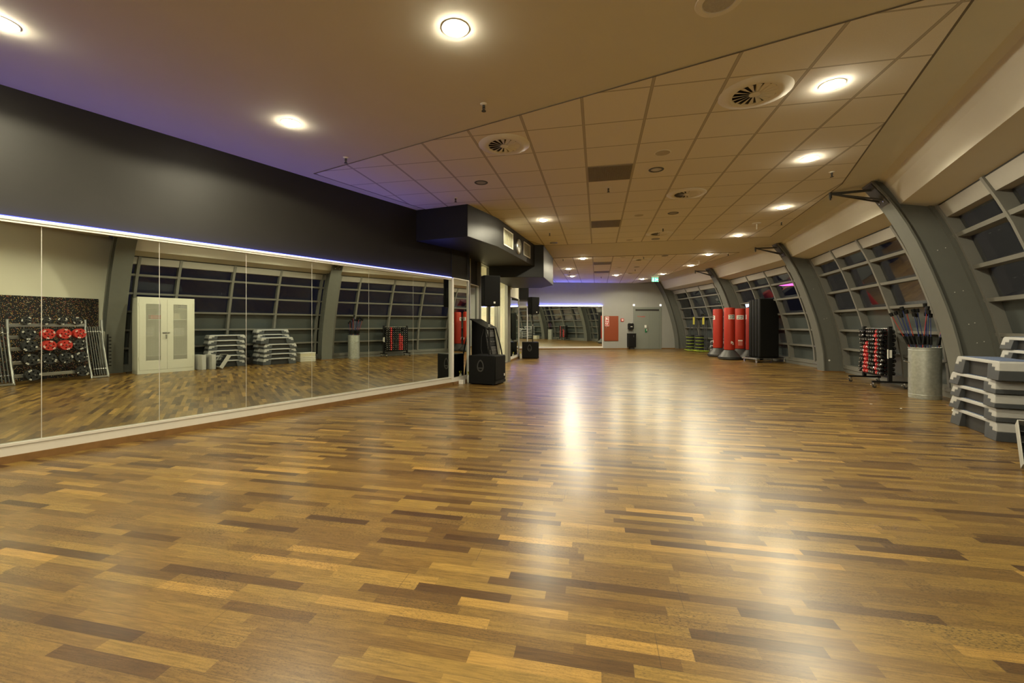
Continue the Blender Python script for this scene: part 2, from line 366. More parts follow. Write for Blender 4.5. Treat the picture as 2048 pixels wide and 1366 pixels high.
# ---- floor: local x runs along the strips
fl = [(-8.6,-2.6),(.2,-2.9),(4.9,.9),(7.7,6.1),(9.5,11.5),(10.1,17.1),(9.9,22.6),(-.6,21.6),(-.3,15.6),(-2.6,14),(-2.6,10)]
ra = R(-12.2); ca, sa = math.cos(-ra), math.sin(-ra)
mb = MB(); mb.add([(x*ca-y*sa, x*sa+y*ca, 0) for x, y in fl], [tuple(range(len(fl)))])
struct(mb, 'floor', M['floor'], rz=ra, norm=False)
# ---- ceiling
EDGE = [(-2.6,-1.9),(2.42,1.80),(5.23,6.56),(6.58,10.46),(6.87,11.80),(7.07,12.69),(7.08,17.40),(6.92,22.20)]      # where the flat ceiling meets the sloped strip
mb = MB()
pl = [(-9,-2.4)] + EDGE + [(-.5,21.5),(-.5,15),(-2.6,13),(-2.6,9)]
mb.add([(x,y,CEIL) for x, y in pl], [tuple(range(len(pl)-1,-1,-1))])
top = [at_rib('Y',.3,3.47), at_rib('Z',-1.0,3.47), at_rib('A',-1.0,3.47), bay('A','B',.76,-1.0,3.47), at_rib('B',-1.0,3.47), bay('B','C',.17,-1.0,3.47), at_rib('C',-1.0,3.47), at_rib('D',-1.0,3.47)]
for i in range(len(EDGE)-1):
    if i == 0:
        w = at_rib('Z',.3,3.47); mb.add([(*EDGE[0],CEIL),(*EDGE[1],CEIL),w,top[0]], [(0,3,2,1)])
    else: mb.add([(*EDGE[i],CEIL),(*EDGE[i+1],CEIL),top[i+1],top[i]], [(0,3,2,1)])
ceiling = struct(mb, 'ceiling', M['plaster'], norm=False)
def tile_field(poly, joff=0.0):
    ox, oy = GX+.625*joff*math.sin(TH), GY+.625*joff*math.cos(TH); c, s_ = math.cos(TH), math.sin(TH)
    loc = [((x-ox)*c-(y-oy)*s_, (x-ox)*s_+(y-oy)*c) for x, y in poly]
    mb = MB(); mb.add([(*p,0) for p in loc]+[(*p,.01) for p in loc], [tuple(range(len(loc)-1,-1,-1))]+[(i,(i+1)%len(loc),len(loc)+(i+1)%len(loc),len(loc)+i) for i in range(len(loc))])
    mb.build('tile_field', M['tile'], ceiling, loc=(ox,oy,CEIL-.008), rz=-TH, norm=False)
f1 = [(-2.66,6.10),(2.34,3.10),(3.02,2.69),(5.16,6.54),(6.52,10.47),(1.15,11.62),(-1.62,7.70)]
f2 = [(1.10,13.93),(7.00,12.72),(7.02,17.4),(6.86,22.1),(1.2,21.5)]
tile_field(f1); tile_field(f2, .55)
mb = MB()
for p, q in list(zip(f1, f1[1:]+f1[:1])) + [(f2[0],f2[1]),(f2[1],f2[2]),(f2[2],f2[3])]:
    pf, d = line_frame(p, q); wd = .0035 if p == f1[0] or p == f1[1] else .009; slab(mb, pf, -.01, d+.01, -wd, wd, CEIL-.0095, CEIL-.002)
mb.build('edge_trim', mat('dark_edge_trim',(.16,.135,.10),.6), ceiling)  # dark trim strips along the edges of the tile fields
# plaster cove above the windows, bay by bay
SEC = [(-1.12,3.475),(-1.0,3.47),(-.93,3.43),(-.86,3.33),(-.79,3.21),(-.72,3.08),(-.69,3.075),(-.30,2.995),(-.24,2.99)]
for n_, (a, b) in enumerate((('Z','A'),('A','B'),('B','C'),('C','D'))):
    mb = MB(); vs = [bay(a,b,s,r,z) for s in (0,1) for r, z in SEC]; k = len(SEC)
    mb.add(vs, [(i,i+1,k+i+1,k+i) for i in range(k-1)])
    struct(mb, f'trim_{n_+1}', M['plaster'], norm=False)

# ------------------------------------------------------------------ window wall
ZT = [.62,1.10,1.59,2.06,2.53]
def window(n_, a, b, muls):
    root = MB()
    for z0, z1, o0, o1 in ((0,.10,.49,.70),(.10,.20,.47,.70)):
        root.hexa([bay(a,b,s,rp(z0)+o,z0) for s,o in ((0,o0),(1,o0),(1,o1),(0,o1))]+[bay(a,b,s,rp(z1)+o,z1) for s,o in ((0,o0),(1,o0),(1,o1),(0,o1))])
    w = struct(root, f'window_{n_}', M['steel2'])
    zz = [.18,.5,.9,1.35,1.68,2.02,2.42,2.7,2.98]
    for s in muls:
        mb = MB(); hw = .030/5.4
        for z0, z1 in zip(zz, zz[1:]):
            mb.hexa([bay(a,b,s+q,rp(z0)+o,z0) for q,o in ((-hw,.45),(hw,.45),(hw,.64),(-hw,.64))]+[bay(a,b,s+q,rp(z1)+o,z1) for q,o in ((-hw,.45),(hw,.45),(hw,.64),(-hw,.64))])
        mb.build('mullion', M['steel2'], w)
    for z in ZT:
        mb = MB(); z0, z1 = z-.026, z+.026
        mb.hexa([bay(a,b,s,rp(z0)+o,z0) for s,o in ((0,.465),(1,.465),(1,.63),(0,.63))]+[bay(a,b,s,rp(z1)+o,z1) for s,o in ((0,.465),(1,.465),(1,.63),(0,.63))])
        mb.build('transom', M['steel2'], w)
    mb = MB()
    for z0, z1 in ((2.80,2.97),):
        mb.hexa([bay(a,b,s,rp(z0)+o,z0) for s,o in ((0,.475),(1,.475),(1,.66),(0,.66))]+[bay(a,b,s,rp(z1)+o,z1) for s,o in ((0,.475),(1,.475),(1,.66),(0,.66))])
    mb.build('head_panel', M['head_band'], w)
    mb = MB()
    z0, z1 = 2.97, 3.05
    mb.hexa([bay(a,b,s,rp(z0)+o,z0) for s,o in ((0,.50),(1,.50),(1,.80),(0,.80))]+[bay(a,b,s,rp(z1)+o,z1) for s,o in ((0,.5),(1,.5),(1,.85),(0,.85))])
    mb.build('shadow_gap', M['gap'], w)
    for nm, rows, mt in (('glass', [1.59,2.06,2.53,2.82], 'glass'), ('spandrel', [.19,.62,1.10,1.59], 'spandrel')):
        mb = MB()
        for z0, z1 in zip(rows, rows[1:]):
            ss = [0]+list(muls)+[1]
            for s0, s1 in zip(ss, ss[1:]):
                mb.hexa([bay(a,b,s,rp(z0)+o,z0) for s,o in ((s0,.600),(s1,.600),(s1,.606),(s0,.606))]+[bay(a,b,s,rp(z1)+o,z1) for s,o in ((s0,.600),(s1,.600),(s1,.606),(s0,.606))])
        mb.build(nm, M[mt], w)
for n_, (a,b) in enumerate((('Z','A'),('A','B'),('B','C'),('C','D'))):
    window(n_+1, a, b, (.075,.232,.468,.705,.955) if a == 'Z' else (.07,.205,.453,.70,.957))

RIBTXT = {'Z':'grey steel arch rib between the white mesh cabinet and the plate rack','A':'grey steel arch rib behind the stacked aerobic steps, with long black wall bracket','B':'grey steel arch rib beyond the rolling dumbbell rack, pale spot low on its side','C':'grey steel arch rib rising behind the red punching bags','D':'grey steel arch rib in the corner beside the double door'}
for k in 'ZABCD':
    t = thing('steel_arch', RIBTXT[k], 'steel arch', (*RIB[k][0],0), -R(RIB[k][1]), 'steel arch ribs of the curved window wall')
    zz = [0,.25,.5,.75,1.0,1.25,1.5,1.75,2.0,2.25,2.5,2.75,3.0,3.2,3.38,3.47]
    def strip(o0, o1, hw, y0=None):
        mb = MB(); vs = []
        for z in zz:
            r = rp(z)
            sl = (rp(z+.01)-rp(z-.01 if z > .01 else z))/.02 if z > .01 else 0
            for o, y in ((o0,-hw),(o0,hw),(o1,hw),(o1,-hw)): vs.append((r+o, y, z))
        fs = [(3,2,1,0), tuple(4*(len(zz)-1)+i for i in range(4))]
        for i in range(len(zz)-1):
            for j in range(4): fs.append((4*i+j,4*i+(j+1)%4,4*i+4+(j+1)%4,4*i+4+j))
        return mb.add(vs, fs)
    strip(0,.03,.185).build('flange', M['steel'], t, smooth=True)
    strip(.03,.41,.10).build('web', M['steel'], t, smooth=True)
    strip(.41,.52,.15).build('rear_flange', M['steel'], t, smooth=True)
    mb = MB(); mb.prism([(-.055,-.225),(.53,-.225),(.53,.225),(-.055,.225)],0,.022)
    mb.build('base_trim', M['skirt'], t, bevel=.004)
    if k in 'ABC':
        mb = MB()
        mb.box(-1.10,-.90,-.09,.09,3.14,3.17)
        for y in (-.09,.09): pass
        mb2 = MB()
        tip = Vector((-1.58,0,3.36))
        for p, w_ in ((Vector((-1.02,0,3.36)),.024),(Vector((-.86,-.075,3.16)),.016),(Vector((-.86,.075,3.16)),.016)):
            mb2.cyl(tip, p, w_, n=4)
        mb2.cyl(tip+Vector((0,0,.03)), tip-Vector((0,0,.07)), .022, n=8)
        mb2.cyl(tip-Vector((0,0,.07)), tip-Vector((0,0,.10)), .012, n=8)
        # plate that follows the flange
        vs = []
        for z in (3.10,3.2,3.3,3.42):
            for y in (-.15,.15): vs.append((rp(z)-.014,y,z))
        mb2.add(vs, [(0,1,3,2),(2,3,5,4),(4,5,7,6)])
        br = mb2.build('bracket', M['dark_steel'], t); br['label'] = 'black triangular steel bracket with hook at its tip'
        for y in (-.07,.07): MB().cyl((rp(3.15)-.012,y,3.15),(rp(3.15)-.028,y,3.144),.011,n=8).build('bolt', M['chrome'], br)
    if k in 'AB':
        zs = ((.98,.25),(1.0,.33),(1.25,.22),(1.27,.29),(1.72,.20),(1.74,.30),(2.35,.22),(2.38,.32)) if k == 'A' else ((1.4,.24),(1.42,.31),(2.2,.25))
        for z, o in zs: MB().lathe([(0,.002),(.006,0),(.006,-.004)],8,(rp(z)+o,-.1015,z),ax='y').build('rivet', M['white'], t)
        if k == 'B': MB().lathe([(0,.002),(.022,.001),(.024,-.003)],20,(rp(.30)+.17,-.1015,.30),ax='y').build('cover_disc', M['white'], t)

# ------------------------------------------------------------------ walls
# solid wall beside the plate rack, with speckled rubber facing
pY, pZ = at_rib('Y',.3,0), at_rib('Z',.3,0)
pf, d = line_frame(pY, pZ)
mb = MB(); slab(mb, pf, 0, d+.04, 0, .12, 0, 3.5); slab(mb, pf, d-.3, d+.35, .26, .34, 0, 3.5); struct(mb, 'wall_right', M['cream'])
mb = MB(); slab(mb, pf, .15, d-.24, -.022, -.001, .0, 1.89); tag(mb.build('rubber_panel', M['rubber']), 'black speckled rubber facing on the cream wall behind the plate rack', 'wall panel')
pf, d = line_frame((-9.0,-1.55), pY); mb = MB(); slab(mb, pf, -.2, d, 0, .1, 0, 3.5); struct(mb, 'wall_back', M['grey_wall'])
# mirror wall: black above, plinth and skirting below
T0, T1 = -6.3, 6.09
mb = MB(); slab(mb, mw, T0, T1, -.25, -.052, 0, CEIL); struct(mb, 'wall_left', M['black_wall'])
mb = MB(); slab(mb, mw, T0, T1, -.052, 0, .0, .066); struct(mb, 'baseboard_left', M['skirt'])
mb = MB(); slab(mb, mw, T0, T1, -.052, -.012, .066, .148); slab(mb, mw, T0, T1, -.052, -.004, .152, .172); slab(mb, mw, T0, T1, -.051, -.02, .146, .154)
struct(mb, 'trim_5', M['plinth'])
mb = MB(); slab(mb, mw, T0, T1-.01, -.052, -.012, 2.165, 2.182); slab(mb, mw, T0, T1-.01, -.052, -.004, 2.186, 2.205); slab(mb, mw, T1-.03, T1+.015, -.05, .004, .07, 2.2)
struct(mb, 'trim_6', M['frame_white'])
t = thing('led_strip', 'glowing blue-white LED strip along the top of the long mirror wall', 'LED strip', (*mw(0,-.03),2.207))
def led_part(t, pf, a, b, d0, d1, z0, z1, name, m):
    mb = MB(); slab(mb, pf, a, b, d0, d1, z0, z1); mb.v = [(x-t.location.x, y-t.location.y, z-t.location.z) for x, y, z in mb.v]; return mb.build(name, m, t)
led_part(t, mw, T0, T1-.02, -.046, -.014, 2.207, 2.217, 'diode_core', M['led']); led_part(t, mw, T0, T1-.02, -.0515, -.0475, 2.207, 2.230, 'blue_glow_band', M['led_glow'])  # second band is the core's blue glow on the wall, made as a strip
seams = [T0, -1.63, -.70, .262, 1.17, 2.087, 3.0, 4.018, 5.02, 6.07]
SLAB = ['wall mirror panel at the near end of the mirror wall, behind the camera','wall mirror panel just behind the picture edge','wall mirror panel reflecting the near end of the plate rack','wall mirror panel reflecting the red weight plates and half the white cabinet','wall mirror panel reflecting the right half of the white cabinet and first step stack','wall mirror panel reflecting the taller double stack of aerobic steps','wall mirror panel reflecting the steel arch and the galvanised bin','wall mirror panel reflecting the rolling dumbbell rack','wall mirror panel reflecting the tall speaker, last before the corner']
for i, (a, b) in enumerate(zip(seams, seams[1:])):
    mb = MB(); slab(mb, mw, a+.003, b-.003, -.05, -.043, .172, 2.168)
    tag(mb.build('wall_mirror', M['mirror']), SLAB[i], 'mirror', 'panels of the long mirror wall')
mb = MB()
for q in seams[1:-1]: slab(mb, mw, q-.0028, q+.0028, -.0515, -.046, .172, 2.168)
struct(mb, 'trim_11', M['frame_white'])
# short returns beyond the corner
P1 = mw(T1+.012, 0); P2 = (-.73,9.43); P3 = (-.755,10.08); P4 = (-.59,10.78); P5 = (.15,14.36); P6 = (.245,14.42); P7 = (.64,16.2); P8 = (.80,21.5)
def mirror_return(p, q, lab, z1=2.18):
    pf, d = line_frame(p, q)
    mb = MB(); slab(mb, pf, .018, d-.018, -.03, -.022, .15, z1-.02); tag(mb.build('wall_mirror', M['mirror']), lab, 'mirror')
    mb = MB(); slab(mb, pf, 0, .018, -.04, .004, .06, z1); slab(mb, pf, d-.018, d, -.04, .004, .06, z1); slab(mb, pf, 0, d, -.04, .002, z1-.018, z1); slab(mb, pf, 0, d, -.04, .0, .066, .15)
    return mb, pf, d
n_ = 7
for p, q, lab in ((P1,P2,'narrow framed mirror turned towards the red bags, beside the tall speaker'),(P3,P4,'narrow set-back mirror behind the black lectern'),(P6,P7,'narrow mirror past the glass wall, reflecting the blue LED light')):
    mb, pf, d = mirror_return(p, q, lab, 2.215); struct(mb, f'trim_{n_}', M['frame_white']); n_ += 1
    mb = MB(); slab(mb, pf, 0, d, -.03, .012, 0, .066); struct(mb, f'baseboard_{n_}', M['skirt'])
    mb = MB(); slab(mb, pf, 0, d, -.16, -.041, 0, 3.39 if q is not P7 else 2.2); struct(mb, f'wall_{n_}', M['black_wall'])
pf, d = line_frame(P2, P3); mb = MB(); slab(mb, pf, 0, d+.02, -.14, 0, 0, 3.39); struct(mb, 'wall_corner', M['black_wall'])
# glass wall to the lit office
pf, d = line_frame(P4, P5)
mb = MB(); slab(mb, pf, 0, d, -.05, .05, 2.80, 2.88); slab(mb, pf, 0, d, -.05, .05, 0, .05)
glz = struct(mb, 'window_5', M['steel2'])
for t in (0.03, 1.05, 2.02, 2.32, d-.04):
    w = .07 if t in (0.03,) else (.05 if t < d-.1 else .10)
    mb = MB(); slab(mb, pf, t-w/2, t+w/2, -.05, .05, .05, 2.80); mb.build('post', M['steel2'], glz)
mb = MB(); slab(mb, pf, .06, d-.08, -.006, .006, .05, 2.80); mb.build('glass', M['office_glass'], glz)
mb = MB(); slab(mb, pf, 0, d, -.06, .055, 2.88, 3.39); struct(mb, 'wall_soffit', M['black_paint'])
pf, d = line_frame(P5, P6); mb = MB(); slab(mb, pf, -.02, d+.02, -.1, .03, 0, 3.39); struct(mb, 'wall_pier', M['steel2'])
# office behind it
mb = MB(); pf, d = line_frame((-2.4,10.2),(-1.7,15.2)); slab(mb, pf, 0, d, -.1, 0, 0, 2.85); struct(mb, 'wall_office', M['cream'])
mb = MB(); pf, d = line_frame((-2.4,10.3),(-.75,10.25)); slab(mb, pf, 0, d, -.0, .08, 0, 2.85); struct(mb, 'wall_office_near', M['cream'])
mb = MB(); pf, d = line_frame((-1.8,15.1),(.3,14.75)); slab(mb, pf, 0, d-.1, -.1, 0, 0, 2.85); struct(mb, 'wall_office_far', M['cream'])
mb = MB(); mb.prism([(-2.5,10.1),(-.62,10.3),(-.62,10.8),(.12,14.4),(.1,14.9),(-1.8,15.2)],2.86,2.9); struct(mb, 'ceiling_office', M['cream'])
# wall beyond the last narrow mirror; cream piece above it
pf, d = line_frame(P6, P7); mb = MB(); slab(mb, pf, -.05, d+.1, -.16, -.03, 2.217, 3.39); struct(mb, 'wall_over_mirror', M['cream'])
pf, d = line_frame(P7, P8); mb = MB(); slab(mb, pf, 0, d+.3, -.16, -.01, 0, 3.39); struct(mb, 'wall_left_far', M['grey_wall'])
mb = MB(); mb.prism([(.56,16.45),(1.01,16.45),(1.05,17.6),(.62,17.6)],2.20,2.78); struct(mb, 'wall_pelmet', M['black_paint'])
# end wall
mb = MB(); slab(mb, ew, .3, 9.9, -.15, -.001, 0, 3.5); struct(mb, 'wall_end', M['grey_wall'])
mb = MB(); slab(mb, ew, .85, 5.16, 0, .03, 0, .066); slab(mb, ew, 5.18, 6.86, 0, .012, 0, .05); slab(mb, ew, 8.29, 9.3, 0, .012, 0, .05); struct(mb, 'baseboard_end', M['skirt'])
mb = MB(); slab(mb, ew, .85, 5.16, 0, .03, .066, .15); slab(mb, ew, 5.12, 5.16, 0, .035, .066, 2.215); slab(mb, ew, 1.24, 1.28, 0, .035, .066, 2.1); slab(mb, ew, .85, 5.16, 0, .035, 2.165, 2.2); struct(mb, 'trim_10', M['frame_white'])
t = thing('led_strip', 'glowing blue-white LED strip along the top of the mirror on the end wall', 'LED strip', (*ew(3.2,.02),2.204))
led_part(t, ew, 1.3, 5.14, .006, .034, 2.204, 2.222, 'diode_core', M['led_far']); led_part(t, ew, 1.3, 5.14, .0005, .005, 2.204, 2.240, 'blue_glow_band', M['led_glow'])  # blue band again imitates the glow above the diodes
for a, b, lab in ((.86,1.24,'narrow end-wall mirror panel half hidden behind the far speaker'),(1.28,5.12,'wide mirror on the grey end wall beside the red hose cabinet')):
    mb = MB(); slab(mb, ew, a, b, .004, .012, .15, 2.165); tag(mb.build('wall_mirror', M['mirror']), lab, 'mirror')
# black bulkheads under the ceiling
mb = MB(); mb.prism([(-1.62,8.06),(-.616,7.63),(-.087,8.65),(.87,11.56),(-.62,11.56),(-1.2,9.2)],2.81,3.388)
bulk = struct(mb, 'ceiling_bulkhead', M['black_paint'], bevel=.006)
mb = MB(); mb.prism([(-.36,11.57),(1.11,11.55),(1.64,13.87),(1.34,14.90),(.36,14.95),(.22,14.3),(-.2,12.3)],2.52,3.386)
struct(mb, 'ceiling_bulkhead_far', M['black_paint'], bevel=.006)
# ------------------------------------------------------------------ ceiling fixtures
ZC = CEIL-.008     # underside of the tiles
def lathe_obj(name, prof, mats, parent, n=40, z=0, ms=None):
    return MB().lathe(prof, n).build(name, mats, parent, loc=(0,0,z), smooth=True)
def downlight_proto():
    t = thing('downlight', 'x', 'downlight')
    MB().ring([(.079,0),(.081,-.004),(.098,-.003),(.10,0)],40).build('trim_ring', M['lamp_rim'], t, smooth=True)
    MB().lathe([(0,-.027),(.03,-.026),(.055,-.021),(.071,-.012),(.0785,-.002),(.0785,0)],40).build('lens', M['lamp'], t, smooth=True)  # flush lens bulged downwards to throw an added glow on the ceiling
    return t
DL = [((-.34,3.12,CEIL),'lit round downlight in the plain plaster ceiling, topmost of the lamps in view'),
      ((-2.25,4.58,CEIL),'lit round downlight in the plaster ceiling close above the mirror wall'),
      ((-3.57,3.06,CEIL),'lit downlight in the plaster ceiling, cut by the edge of the view'),
      (grid(4.5,.5),'lit downlight in the tiled ceiling beside the first swirl vent, first of the window row'),
      (grid(5.5,3.5),'second lit downlight of the row along the window side of the tiled ceiling'),
      (grid(6.5,7.5),'third lit downlight of the window row, above the first wall bracket'),
      (grid(6.5,11.5),'fourth lit downlight of the window row, beside the plain ceiling band'),
      (grid(-.5,7.5),'lit downlight in the tiles close to the black bulkhead with the clock'),
      (grid(6.5,16.05),'lit downlight beyond the plain band on the window side, above the second bracket'),
      (grid(6.5,20.05),'lit downlight in the far tiles just before the third wall bracket'),
      (grid(.5,16.05),'lit downlight just past the plain band, beyond the end of the black bulkhead'),
      (grid(-.5,20.05),'lit downlight in the far tiles beyond the bulkhead, before the far swirl vent'),
      (grid(-.5,24.05),'lit downlight in the far tiles above the end-wall mirror'),
      (grid(2.5,24.05),'lit downlight in the far tiles above the red hose cabinet'),
      (grid(5.5,24.05),'lit downlight in the far tiles above the green exit sign'),
      (grid(4.5,27.05),'lit downlight right before the end wall above the double door'),
      ((.60,1.20,CEIL),'unseen lit downlight in the plaster ceiling behind the view, over the middle of the floor'),  # from here on unseen lamps, added behind the camera to light the room
      ((-2.2,.6,CEIL),'unseen lit downlight in the plaster ceiling behind the view, towards the mirrors'),
      ((-4.6,.9,CEIL),'unseen lit downlight in the plaster ceiling over the near end of the mirror wall'),
      ((-.6,-1.1,CEIL),'unseen lit downlight in the plaster ceiling before the back wall')]
DLP = downlight_proto()
POWER = 58
for i, (p, lab) in enumerate(DL):
    o = DLP if i == 0 else copy_tree(DLP)
    z = p[2] if len(p) > 2 else ZC
    o.location = (p[0],p[1],z-.0005); o['label'] = lab; o['group'] = 'lit round ceiling downlights'
    ld = bpy.data.lights.new('downlight_beam', 'SPOT'); ld.energy = POWER*(1.0 if i < 16 else .9); ld.color = (1,.915,.65); ld.spot_size = R(166); ld.spot_blend = .15; ld.shadow_soft_size = .085
    lo = bpy.data.objects.new('downlight_beam', ld); C.objects.link(lo); lo.location = (p[0],p[1],z-.032)
def office_light(p, w, e):
    ld = bpy.data.lights.new('office_lamp_light','AREA'); ld.energy = e; ld.color = (1,.92,.66); ld.size = w; lo = bpy.data.objects.new('office_lamp_light', ld); C.objects.link(lo); lo.location = p
office_light((-1.0,12.6,2.8), .8, 75)

def dark_spot_proto():
    t = thing('recessed_spot', 'x', 'recessed spotlight')
    MB().ring([(.072,0),(.075,-.006),(.10,-.004),(.102,0)],36).build('trim_ring', M['dark_steel'], t, smooth=True)
    MB().lathe([(0,-.0015),(.055,-.002),(.074,-.001),(.074,0)],36).build('lens', M['lens_off'], t, smooth=True)
    return t
DS = [(grid(-1.5,3.5),'unlit recessed spot with dark ring near the bulkhead, alone in its tile row'),(grid(2.5,3.5),'unlit recessed spot with dark ring beside the first dark return grille'),(grid(3.5,7.5),'unlit recessed spot with dark ring between two swirl vents'),
      (grid(3.5,11.55),'unlit recessed spot just before the plain ceiling band'),(grid(-.55,11.5),'unlit recessed spot at the far end of the black bulkhead'),(grid(4.5,16.05),'unlit recessed spot just past the plain ceiling band'),(grid(3.5,20.05),'unlit recessed spot in the far tiles before the last swirl vent')]
pr_ = dark_spot_proto()
for i, (p, lab) in enumerate(DS):
    o = pr_ if i == 0 else copy_tree(pr_); o.location = (*p,ZC-.0005); o['label'] = lab; o['group'] = 'unlit recessed spots'
def blank_proto():
    t = thing('flush_loudspeaker', 'x', 'ceiling loudspeaker')
    MB().ring([(.085,0),(.088,-.004),(.098,-.003),(.10,0)],36).build('rim', M['lamp_rim'], t, smooth=True)
    MB().lathe([(0,-.002),(.087,-.002),(.087,0)],36).build('cover', mat('beige_speaker_cover',(.50,.46,.38),.6,var=.15,scale=200), t, smooth=True)
    return t
pr_ = blank_proto()
for i, (p, lab) in enumerate([(grid(2.5,2.55),'flush round beige loudspeaker cover beside the first dark return grille'),(grid(2.5,7.55),'flush round loudspeaker cover beside the second dark return grille'),(grid(2.5,11.55),'flush round loudspeaker cover at the plain ceiling band'),(grid(2.5,16.05),'flush round loudspeaker cover just past the plain band'),(grid(2.5,20.05),'flush round loudspeaker cover between the two far return grilles')]):
    o = pr_ if i == 0 else copy_tree(pr_); o.location = (*p,ZC-.0005); o['label'] = lab; o['group'] = 'flush loudspeaker covers'
t = thing('downlight_housing', 'large unlit round lamp in the plaster, cut by the top edge of the view', 'downlight', (1.44,2.86,CEIL-.0005))
MB().ring([(.10,0),(.103,-.008),(.145,-.005),(.148,0)],40).build('trim_ring', M['lamp_rim'], t, smooth=True); MB().lathe([(0,-.003),(.099,-.002),(.10,0)],40).build('lens', M['lens_off'], t, smooth=True)
# swirl diffusers
def swirl_proto():
    t = thing('swirl_vent', 'x', 'air vent')
    MB().ring([(.19,0),(.185,-.012),(.205,-.022),(.24,-.016),(.30,-.004),(.305,0)],48).build('flange', M['lamp_rim'], t, smooth=True)
    MB().lathe([(0,-.002),(.19,-.002),(.19,0)],40).build('opening', M['gap'], t)
    mb = MB(); nb = 16
    for k in range(nb):
        a = 2*PI*k/nb; ca_, sa_ = math.cos(a), math.sin(a)
        def P(r, w, z): return (r*ca_+w*sa_, r*sa_-w*ca_, z)
        mb.add([P(.045,-.002,-.019),P(.186,-.004,-.019),P(.186,.045,-.006),P(.045,.011,-.006),P(.045,-.002,-.017),P(.186,-.004,-.017),P(.186,.045,-.004),P(.045,.011,-.004)],[(3,2,1,0),(4,5,6,7),(0,1,5,4),(1,2,6,5),(2,3,7,6),(3,0,4,7)])
    mb.build('blade', M['lamp_rim'], t)
    MB().lathe([(0,-.022),(.03,-.022),(.048,-.018),(.048,-.004)],24).build('hub', M['lamp_rim'], t, smooth=True)
    return t
SW = [(grid(3.5,.5),'round swirl vent next to the first window-row downlight'),(grid(-.5,1.5),'round swirl vent at the slanted edge of the plaster ceiling'),(grid(3.5,5.5),'round swirl vent in the middle of the tiles, level with the second window downlight'),(grid(3.5,10.5),'round swirl vent just before the plain ceiling band'),(grid(3.5,17.05),'round swirl vent just past the plain ceiling band'),(grid(-.5,23.05),'round swirl vent in the far tiles above the end-wall mirror'),(grid(3.5,23.05),'round swirl vent in the far tiles above the red hose cabinet')]
pr_ = swirl_proto()
for i, (p, lab) in enumerate(SW):
    o = pr_ if i == 0 else copy_tree(pr_); o.location = (*p,ZC-.0005); o.rotation_euler = (0,0,-TH+.2*i); o['label'] = lab; o['group'] = 'round swirl vents'
# return grilles: one tile each
def grille_proto():
    t = thing('return_vent', 'x', 'air grille')
    mb = MB(); mb.box(-.295,.295,-.295,.295,-.002,0); mb.build('opening', mat('grille_shade',(.13,.11,.085),.7), t)
    mb = MB(); gm = mat('dull_grille_metal',(.30,.26,.19),.6,var=.1)
    for k in range(40): x = -.29+.58*k/39; mb.box(x-.0035,x+.0035,-.295,.295,-.012,-.002)
    for k in range(20): y = -.29+.58*k/19; mb.box(-.295,.295,y-.0025,y+.0025,-.010,-.002)
    mb.build('grille', gm, t)
    return t
pr_ = grille_proto()
for i, (p, lab) in enumerate([(grid(1.5,3.5),'dark square return grille filling one ceiling tile, first one'),(grid(1.5,8.5),'dark square return grille filling a tile before the plain ceiling band'),(grid(1.5,18.05),'dark return grille in the far tiles, just past the plain band'),(grid(1.5,22.05),'dark return grille in the far tiles, last before the end wall')]):
    o = pr_ if i == 0 else copy_tree(pr_); o.location = (*p,ZC-.0005); o.rotation_euler = (0,0,-TH); o['label'] = lab; o['group'] = 'square return grilles'
# sprinklers
def sprinkler_proto():
    t = thing('pendant_sprinkler', 'x', 'sprinkler')
    MB().lathe([(0,-.012),(.018,-.012),(.034,-.004),(.036,0)],24).build('rosette', M['lamp_rim'], t, smooth=True)
    mb = MB(); mb.cyl((0,0,-.012),(0,0,-.034),.013,n=12); mb.cyl((.011,0,-.034),(.006,0,-.066),.004,n=6); mb.cyl((-.011,0,-.034),(-.006,0,-.066),.004,n=6); mb.cyl((0,0,-.03),(0,0,-.066),.0035,n=6)
    mb.build('frame', M['dark_steel'], t)
    MB().lathe([(0,-.072),(.022,-.071),(.022,-.067),(0,-.066)],20).build('deflector', M['dark_steel'], t)
    return t
SP = [((-.18,4.19,CEIL),'pendant sprinkler in the plaster ceiling between two lit downlights'),((-2.01,5.53,CEIL),'pendant sprinkler at the corner of the slanted tile edge by the mirror wall'),(grid(1.5,4.55),'pendant sprinkler just past the first dark return grille'),(grid(-2.5,4.55),'pendant sprinkler above the near corner of the bulkhead'),(grid(6.36,4.5),'pendant sprinkler in the tiles near the kinked edge on the window side'),
      (grid(7.2,9.45),'pendant sprinkler by the white antenna disc'),(grid(-.5,9.5),'pendant sprinkler past the lamp near the clock'),(grid(3.5,9.6),'pendant sprinkler before the plain band, next to a swirl vent'),(grid(-.5,15.95),'pendant sprinkler past the plain band, near the bulkhead end'),(grid(3.5,16.1),'pendant sprinkler past the plain band, beside a swirl vent'),
      (grid(3.5,21.1),'pendant sprinkler in the far tiles before the last swirl vents'),(grid(7.35,15.95),'pendant sprinkler at the window edge above the second bracket'),(grid(1.5,24.8),'pendant sprinkler last before the end-wall mirror'),(grid(-.5,21.2),'pendant sprinkler in front of the far swirl vent')]
pr_ = sprinkler_proto()
for i, (p, lab) in enumerate(SP):
    o = pr_ if i == 0 else copy_tree(pr_); o.location = (p[0],p[1],(p[2] if len(p) > 2 else ZC)-.0005); o['label'] = lab; o['group'] = 'pendant sprinklers'
def antenna():
    t = thing('antenna_mount', 'x', 'antenna')
    MB().lathe([(0,-.018),(.06,-.016),(.085,-.004),(.085,0)],32).build('disc', M['lamp_rim'], t, smooth=True)
    MB().lathe([(0,-.13),(.012,-.13),(.012,-.018)],16).build('stem', M['lamp_rim'], t)
    return t
a_ = antenna()
